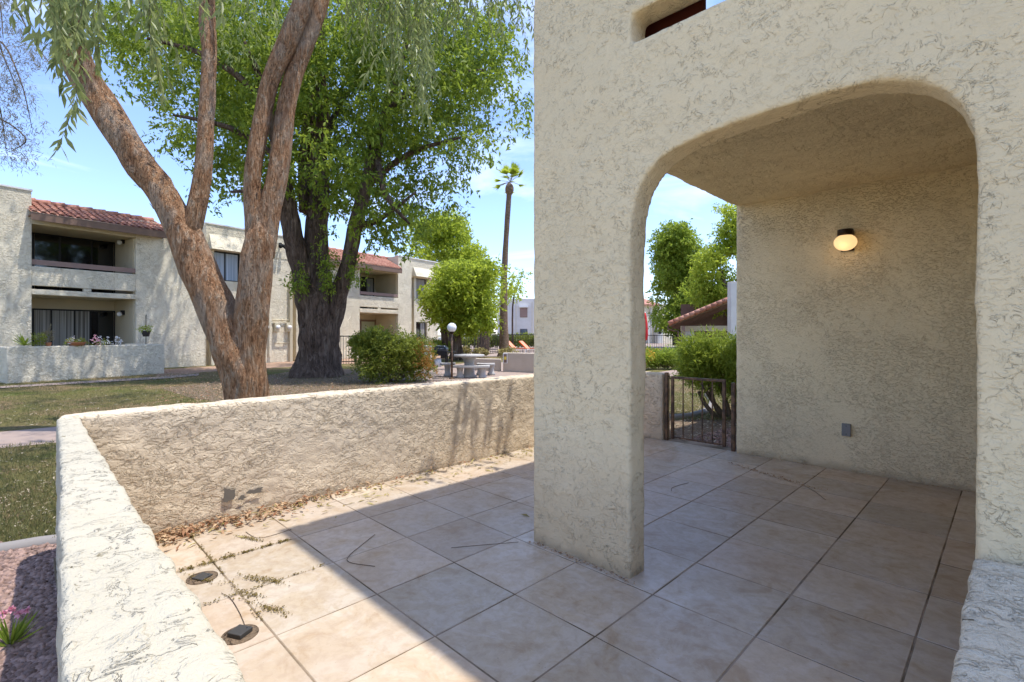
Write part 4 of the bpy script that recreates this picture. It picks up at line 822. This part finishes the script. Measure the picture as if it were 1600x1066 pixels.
# far buildings
def block(name, label, p0, p1, depth, z1, m=M_far):
    d = p1-p0; L = d.length; e = empty(name, (p0.x, p0.y, GZ), math.atan2(d.y, d.x), label, 'building'); MB().box(0, L, 0, depth, 0, z1-GZ).build('wall', m, e); return e, L
M_pale = stucco('stucco_pale', (.60, .57, .53), .5, .2, .3, .01)
Zf = 72; p0, p1 = at(777, HY, Zf), at(900, HY, Zf); p0.z = p1.z = GZ
e, L = block('pale_building', 'pale grey two storey building behind the palm trunk', p0, p1, 12, H+54/FPX*Zf, M_pale); q = Zf/FPX
for (y0, y1, mm) in ((481.5, 496, M_rail), (514, 527, M_glassb)):
    f = MB().box((812.5-777)*q, (824-777)*q, -.08, -.02, H+(HY-y1)*q-GZ, H+(HY-y0)*q-GZ).build('window', M_fascia, e); MB().box((813-777)*q, (823.5-777)*q, -.1, -.085, H+(HY-y1)*q-GZ+.05, H+(HY-y0)*q-GZ-.05).build('pane', mm, f)
MB().box((811-777)*q, (825-777)*q, -.5, -.02, H+(HY-480.5)*q-GZ, H+(HY-477.5)*q-GZ).build('hood', M_white, e)
MB().box((806-777)*q, (806.6-777)*q, -.05, -.01, 0, 6).box((831-777)*q, (831.6-777)*q, -.05, -.01, 0, 6).build('joint', M_farshade, e)
Zf = 70; p0, p1 = at(960, HY, Zf), at(1046, HY, Zf+4); p0.z = p1.z = GZ
e, L = block('red_roof_building', 'distant two storey block with red roof beyond the arch', p0, p1, 12, H+48/FPX*Zf, M_far); q = Zf/FPX
m = MB(); z = H+50/FPX*Zf-GZ; m.add([(0, -.7, z-.3), (L*.78, -.7, z-.3), (L*.74, 2.5, z+.75), (0, 2.5, z+.75), (0, -.7, z-.5), (L*.78, -.7, z-.5)], [(0, 1, 2, 3), (4, 5, 1, 0), (4, 0, 3), (5, 2, 1)]); m.build('roof', M_roof, e)
MB().box((1005-960)*q, (1017-960)*q, -.05, -.01, H+(HY-493)*q-GZ, H+(HY-476)*q-GZ).build('window', M_dark, e)
MB().box((1005-960)*q, (1022-960)*q, -.6, -.02, H+(HY-504)*q-GZ, H+(HY-495)*q-GZ).build('balcony_parapet', M_far, e)
MB().box((1028-960)*q, (1030-960)*q, -.3, -.02, 0, H+(HY-480)*q-GZ).box((1036-960)*q, (1046-960)*q, -1, -.02, 0, H+(HY-492)*q-GZ).box((1020-960)*q, (1024-960)*q, -.6, -.02, 0, H+(HY-502)*q-GZ).build('pilasters', M_pale, e)
MB().box((1037-960)*q, (1042-960)*q, -1.08, -1.02, H+(HY-522)*q-GZ, H+(HY-513)*q-GZ).build('window', M_dark, e)
# tiled carport through the arch
Zc = 33; PH = math.atan2(1110-CX, FPX); cp = empty('tiled_carport', at(1100, HY, Zc), TH-PH, 'open porch with sloping red tile verge and brown rafters beyond the oleander', 'building'); cp.location.z = GZ; q = Zc/FPX
def cx_(px, py):
    k = (px-CX)/FPX; x = (k*Zc-(1100-CX)*q)/(math.cos(PH)+k*math.sin(PH)); return (x, H+(HY-py)/FPX*(Zc-x*math.sin(PH))-GZ)
x0, z0 = cx_(1045, 507); x1, z1 = cx_(1165, 458)
D_ = 14
m = MB(); m.add([(x0, 0, z0), (x1, 0, z1), (x1, D_, z1), (x0, D_, z0), (x0, 0, z0-.14), (x1, 0, z1-.14), (x1, D_, z1-.14), (x0, D_, z0-.14)], [(0, 1, 2, 3), (4, 7, 6, 5), (0, 4, 5, 1), (2, 6, 7, 3), (1, 5, 6, 2), (0, 3, 7, 4)]); m.build('roof_deck', M_fascia, cp)
m = MB(); n = 14
for i in range(n):
    a, b = Vector((x0, -.05, z0+.04)).lerp(Vector((x1, -.05, z1+.04)), i/n), Vector((x0, -.05, z0+.07)).lerp(Vector((x1, -.05, z1+.07)), (i+1.08)/n); m.tube([a, b], [.17, .14], 10)
for j in range(1, 50): m.tube([(x0, j*.28, z0+.06), (x1, j*.28, z1+.06)], .09, 6)
m.build('verge_tiles', M_roof, cp)
MB().box(x0+.7, x1, .9, 1.1, z0-.46, z0-.10).build('beam', M_farshade, cp)
for k in range(1, 9):
    y = 1.4*k; MB().add([(x0+.1, y, z0-.30), (x1, y, z1-.30), (x1, y, z1-.141), (x0+.1, y, z0-.141), (x0+.1, y+.09, z0-.30), (x1, y+.09, z1-.30), (x1, y+.09, z1-.141), (x0+.1, y+.09, z0-.141)], [(0, 1, 2, 3), (4, 7, 6, 5), (0, 4, 5, 1)]).build('rafter', M_brown, cp)
MB().add([(x0+.3, 9, z0-.45), (x1, 9, z0-.45), (x1, 9, z1-.15), (x0+.3, 9, z0-.12)], [(0, 1, 2, 3)]).box(x0+.3, x1, 9.01, 9.2, 0, z1-.15).build('back_gable', M_brown, cp)
MB().box(x0+.75, x0+1.6, .95, 1.05, 0, z0-.47).build('wall', M_pale, cp)
MB().box(cx_(1065, 0)[0], cx_(1070, 0)[0], .2, .4, 0, z0-.10).build('post', M_rail, cp)
MB().tube([(x0-.05, .1, z0-.10), (x0-.05, .1, z0-.3), (x0+.35, .1, z0-.45), (x0+.6, .1, z0-.45), (x0+.6, .1, .1)], .05, 8).build('downpipe', M_brown, cp)
# white pier right of the carport
Zw = 30; pr = empty('white_pier', at(1160, HY, Zw), TH, 'smooth pale pier at the right end of the tiled porch', 'wall'); pr.location.z = GZ; q = Zw/FPX
MB().box((1142-1160)*q, (1200-1160)*q, 0, .5, 0, H+(HY-440)*q-GZ).build('wall', M_pale, pr, .02)

# ============================================================ FAR BUILDING YARD THINGS
def yardpt(px): # point on the far yard wall line, slightly behind it
    r = FW+RT*((px-CX)/FPX); a = YW[0]; det = r.x*(-dirn.y)+dirn.x*r.y; t = (a.x*(-dirn.y)+dirn.x*a.y)/det; return r*t
def potplant(name, px, label, lm, w, h, leaf, n, pot=True, wd=.35, grp=None, cat='plant', up=0.0):
    p = yardpt(px)+nrm*.11; e = empty(name, (p.x, p.y, YZ), 0, label, cat, grp)
    if pot: MB().lathe([(w*.35, 0), (w*.48, .1), (w*.5, .11), (w*.42, .11)], n=14).build('pot', M_terra, e)
    d = clump_leaves([((0, 0, h*.55), (w*.5, w*.5, h*.45))], n, (6, .08), leaf, leaf*wd, droop=-up); leaf_mesh('foliage', d[0], d[1], d[2], d[3], d[4], d[5], lm, e); return e
p = yardpt(40)+nrm*.11; ag = empty('agave_plant', (p.x, p.y, YZ), 0, 'spiky green agave on the left end of the far yard wall', 'plant')
n = 34; a = rng.random(n)*6.28; el = rng.random(n)*1.25+.1; D = np.stack([np.cos(a)*np.cos(el), np.sin(a)*np.cos(el), np.sin(el)], 1); N = unit(np.cross(D, np.stack([-np.sin(a), np.cos(a), 0*a], 1)))
leaf_mesh('leaves', np.zeros((n, 3))+[0, 0, .02], D, N, .28+.2*rng.random(n), .05, rng.random(n), L_mid, ag)
potplant('potted_plant', 78, 'pale spindly plant in terracotta saucer on the far yard wall', L_pine, .16, .55, .05, 60)
potplant('potted_plant', 64, 'dark leafy plant behind the spindly one on the far yard wall', L_bush, .32, .36, .07, 60, False)
potplant('flower_pot', 122, 'widest clump of white flowers on the far yard wall', L_bush, .5, .2, .06, 60)
for px, lb, lm in ((115, 'white blossoms above the widest flower clump', L_white), (150, 'red and white blossoms right of the widest clump', L_pink), (163, 'white blossoms before the dark doorway', L_white), (186, 'small white blossoms at the right end of the row', L_white)):
    potplant('flowers', px, lb, lm, .3, .25, .045, 14, False, .8)
potplant('flower_pot', 158, 'low dark green pot plants under the pink blossoms', L_bush, .6, .15, .05, 50, False)
p = yardpt(241)+nrm*.6; hp = empty('hanging_planter', (p.x, p.y, GZ), 0, 'bushy plant in dark pot on a thin shepherd pole before the far wall', 'planter')
qz = sk(241)[1]
z = lambda py: H+(HY-py)/FPX*(p.dot(FW))-GZ
MB().tube([(0, 0, 0), (0, 0, z(494)), (.06, 0, z(492))], .012, 6).build('pole', M_black, hp)
MB().lathe([(.09, z(526)), (.14, z(518)), (.14, z(517))], n=14).build('pot', M_pot, hp)
d = clump_leaves([((0, 0, z(514)), (.22, .22, .11))], 60, (6, .06), .06, .02); leaf_mesh('foliage', *d[:6], L_bright, hp)
# ============================================================ CURBS, GRAVEL, LITTER, GRASS
M_curb = mat('curb_grey', (.25, .225, .2), .9)
def curb(name, pts, w=.13, h=.09):
    m = MB(); P = [Vector((p[0], p[1], GZ)) for p in pts]
    m.tube([p+Vector((0, 0, .0)) for p in P], w*.5, 8, sub=4); o = m.build(name, M_curb); return structure(o)
curb('lawn_curb', [gnd(-90, 875), gnd(-30, 866), gnd(20, 858), gnd(60, 851), gnd(100, 846)], .11)
curb('garden_curb', [gnd(1010, 655), gnd(1065, 653), gnd(1090, 648), gnd(1108, 640), gnd(1112, 628), gnd(1104, 617)], .14)
def scatter_litter(name, pts, m, L, wd=.35, lab='', cat='leaf litter', flat=.25, z=.006):
    P = np.array(pts); n = len(P); a = rng.random(n)*6.28; D = unit(np.stack([np.cos(a), np.sin(a), rng.normal(size=n)*flat], 1)); N = unit(np.stack([rng.normal(size=n)*.3, rng.normal(size=n)*.3, np.ones(n)], 1))
    P = P+np.array([0, 0, z]); L_ = L*(.6+.8*rng.random(n)); o = leaf_mesh(name, P, D, N, L_, L_*wd*(.7+.6*rng.random(n)), rng.random(n), m, None, .3); tag(o, lab, cat, None, 'stuff'); return o
def along(n, f): return [f() for _ in range(n)]
# dry leaves heaped against the long patio wall
def f1():
    t = rng.random(); v = .27+rng.gamma(1.1, .62)
    return (-4.09+abs(rng.normal())*(.11 if v < 1.6 else .05), min(v, 4.9), abs(rng.normal())*.018)
scatter_litter('fallen_leaves', along(1100, f1), L_dry, .045, .4, 'rust brown dry leaves heaped along the foot of the long patio wall', flat=.4)
def f2(): return (-4.07+rng.gamma(1.3, .11), .3+5.3*rng.random(), 0)
scatter_litter('fallen_leaves', along(420, f2), L_dryo, .07, .2, 'thin olive leaves scattered on the sunlit tiles by the long wall')
def f3():
    k = rng.integers(0, 8); w = rng.normal()*.011*(.4+1.6*rng.random()**3)
    if k <= 3:
        t = rng.random(); t = t+.05*math.sin(t*60); return (-3.397+(0 if rng.random() < .8 else T_)+w*(1.6 if t > .3 else .7)-(0), 1.3-1.05*t, 0)
    if k == 4:
        t = rng.random(); t = t+.06*math.sin(t*43); return (-4.0+1.5*t, V0+(0 if rng.random() < .6 else -T_)+w, 0)
    c = [(-3.0, .93), (-2.84, .86), (-2.9, 1.0), (-3.0, .37), (-2.45, .34), (-3.6, 1.1), (-2.6, .9), (-3.2, .72)][rng.integers(0, 8)]; a_ = rng.normal()*.05; return (c[0]+a_+rng.normal()*.015, c[1]+a_*.4+rng.normal()*.012, 0)
scatter_litter('moss_debris', along(2600, f3), leafmat('debris_olive', (.09, .065, .018), (.22, .16, .045), .05, .9), .0095, .8, 'tiny olive brown plant debris caught in the tile joints', 'debris')
def f4(): 
    if rng.random() < .55: t = rng.random(); return (-2.1+.9*t+rng.normal()*.03, 5.35-.35*t+rng.normal()*.02, 0)
    if rng.random() < .5: return (-2.24+rng.random()*.78, 2.415-abs(rng.normal())*.012, 0)
    return (-2.2+3.0*rng.random(), 5.86-abs(rng.normal())*.03, 0)
scatter_litter('porch_debris', along(500, f4), L_dry, .016, .5, 'fine brown debris trailing across the porch tiles and pillar foot', 'debris')
# lawn litter
def f5():
    while True:
        px, py = -40+760*rng.random(), 585+265*rng.random()**1.6; p = gnd(px, py)
        if p.x < -4.5 and not (py > 664 and py < 706-(px+60)*.1 and px < 170): return (p.x, p.y, GZ)
scatter_litter('lawn_leaf_litter', along(4200, f5), L_pale, .06, .25, 'pale dry gum leaves strewn over the lawn')
def f6():
    px, py = 1000+150*rng.random(), 590+110*rng.random(); p = gnd(px, py)
    return (p.x, max(p.y, 6.1), GZ)
scatter_litter('garden_leaf_litter', along(2200, f6), L_pale, .06, .3, 'dry leaves over the bed and lawn outside the gate')
def fm():
    p = gnd(250+460*rng.random(), 580+55*rng.random()); return (p.x, p.y, GZ)
scatter_litter('mulch_leaf_litter', along(2600, fm), L_dry, .07, .4, 'brown fallen leaves on the bare earth under the big dark tree')
def grass(name, n, f, lab, h=.05):
    P = np.array([f() for _ in range(n)]); D = unit(np.stack([rng.normal(size=n)*.45, rng.normal(size=n)*.45, np.ones(n)], 1)); N = unit(rng.normal(size=(n, 3))*[1, 1, .1])
    o = leaf_mesh(name, P, D, N, h*(.5+rng.random(n)), .006, rng.random(n), L_grass, None, .1); tag(o, lab, 'grass', None, 'stuff')
grass('grass', 70000, f5, 'short sparse green grass of the lawn')
def f7():
    px, py = 1000+150*rng.random(), 583+75*rng.random(); p = gnd(px, py); return (p.x, p.y, GZ)
grass('grass', 9000, f7, 'sunlit grass outside the gate')
# gravel
def gravel(name, n, f, lab, r=.017):
    ico = bmesh.new(); bmesh.ops.create_icosphere(ico, subdivisions=1, radius=1); V = np.array([v.co[:] for v in ico.verts]); F = np.array([[v.index for v in q.verts] for q in ico.faces]); ico.free()
    P = np.array([f() for _ in range(n)]); s = r*(.5+1.0*rng.random((n, 1, 1)))*(.6+.7*rng.random((n, 1, 3)))
    jit = 1+.25*rng.normal(size=(n, len(V), 1)).clip(-1, 1); A = (V[None]*jit*s); a = rng.random(n)*6.28; ca, sa = np.cos(a)[:, None], np.sin(a)[:, None]
    X = A[..., 0]*ca-A[..., 1]*sa; Y = A[..., 0]*sa+A[..., 1]*ca; A = np.stack([X, Y, A[..., 2]*.7], -1)+P[:, None]+np.array([0, 0, r*.3])
    Fs = (F[None]+(np.arange(n)*len(V))[:, None, None]).reshape(-1); me = bpy.data.meshes.new(name); me.vertices.add(n*len(V)); me.vertices.foreach_set('co', A.astype('f').ravel())
    nf = n*len(F); me.loops.add(nf*3); me.loops.foreach_set('vertex_index', Fs.astype('i')); me.polygons.add(nf); me.polygons.foreach_set('loop_start', np.arange(nf)*3); me.polygons.foreach_set('loop_total', np.full(nf, 3)); me.update(calc_edges=True)
    ca = me.color_attributes.new('tint', 'FLOAT_COLOR', 'CORNER'); k = np.repeat(.55+.75*rng.random(n), len(F)*3); ca.data.foreach_set('color', np.stack([k, k*.97, k*.95, np.ones_like(k)], 1).ravel().astype('f'))
    o = link(name, me, M_stone); tag(o, lab, 'gravel', None, 'stuff')
def f8():
    while True:
        px, py = -30+160*rng.random(), 852+330*rng.random(); p = gnd(px, py)
        if p.y < .035-.042*p.x-.03: return (p.x, p.y, GZ)
gravel('gravel', 6500, f8, 'pinkish brown gravel of the bed outside the near wall', .016)
def f9():
    return (-3.1+1.9*rng.random(), 6.15+1.6*rng.random(), GZ)
gravel('gravel', 3500, f9, 'brown gravel in the shade outside the gate', .018)
# pink flowers at lower left
fl_ = empty('pink_flower_plant', gnd(16, 1010), 0, 'small pink flowering plant in the gravel at the lower left edge', 'flower')
n = 44; a = rng.random(n)*6.28; el = .5+rng.random(n)*.9; D = np.stack([np.cos(a)*np.cos(el), np.sin(a)*np.cos(el), np.sin(el)], 1)
leaf_mesh('foliage', np.zeros((n, 3)), D, unit(rng.normal(size=(n, 3))), .10+.08*rng.random(n), .011, rng.random(n), L_oleander, fl_)
for k in range(4):
    n = 16; c = np.array(RT)*(.0+.035*k-.03)+np.array([0, 0, .15+.02*(k % 2)]); leaf_mesh('blossom', np.tile(c, (n, 1)), unit(rng.normal(size=(n, 3))+[0, 0, .6]), randdir(n), .022, .015, rng.random(n), L_pink, fl_)
# ground boxes set in holes in the tiles
for (px, py, dy, lb) in ((316, 903, 0, 'dark junction box in a round tile cut-out nearer the long wall'), (375, 992, 1, 'dark junction box in a round tile cut-out nearest the camera')):
    p = gnd(px, py, 0); e = empty('ground_box', (p.x, p.y, 0), .5, lb, 'junction box', 'junction boxes in the tiles')
    MB().tube([(0, 0, .0005), (0, 0, .003)], .078, 28).build('rim', M_dirt, e)
    MB().box(-.038, .038, -.036, .036, .003, .024 if dy else .012).build('cover', M_rubber, e, .003)
    MB().ball((.02, .02, .024 if dy else .012), .004, 6, 4).build('screw', M_steel, e)
# twigs on the tiles
def twig(pts, label, r=.0017):
    P = [gnd(x, y, 0)+Vector((0, 0, .004)) for x, y in pts]; o = MB().tube(P, r, 5, sub=5).build('twig', M_shrubt); tag(o, label, 'twig', 'twigs lying on the tiles')
twig([(586, 836), (566, 852), (545, 870), (547, 880), (586, 886)], 'bent twig lying on shaded tiles in the middle of the patio', .0019)
twig([(346, 928), (360, 936), (374, 958), (384, 982)], 'curved twig reaching the nearest junction box')
twig([(384, 832), (400, 841), (420, 839), (455, 828)], 'curved twig on sunlit tiles below the leaf heap')
twig([(1049, 768), (1052, 762), (1076, 755)], 'short twig on porch tiles behind the pillar')
twig([(1254, 758), (1272, 768), (1290, 782)], 'thin curved twig near the porch back wall')
twig([(705, 857), (760, 852), (810, 848)], 'long straight twig left of the pillar', .0016)
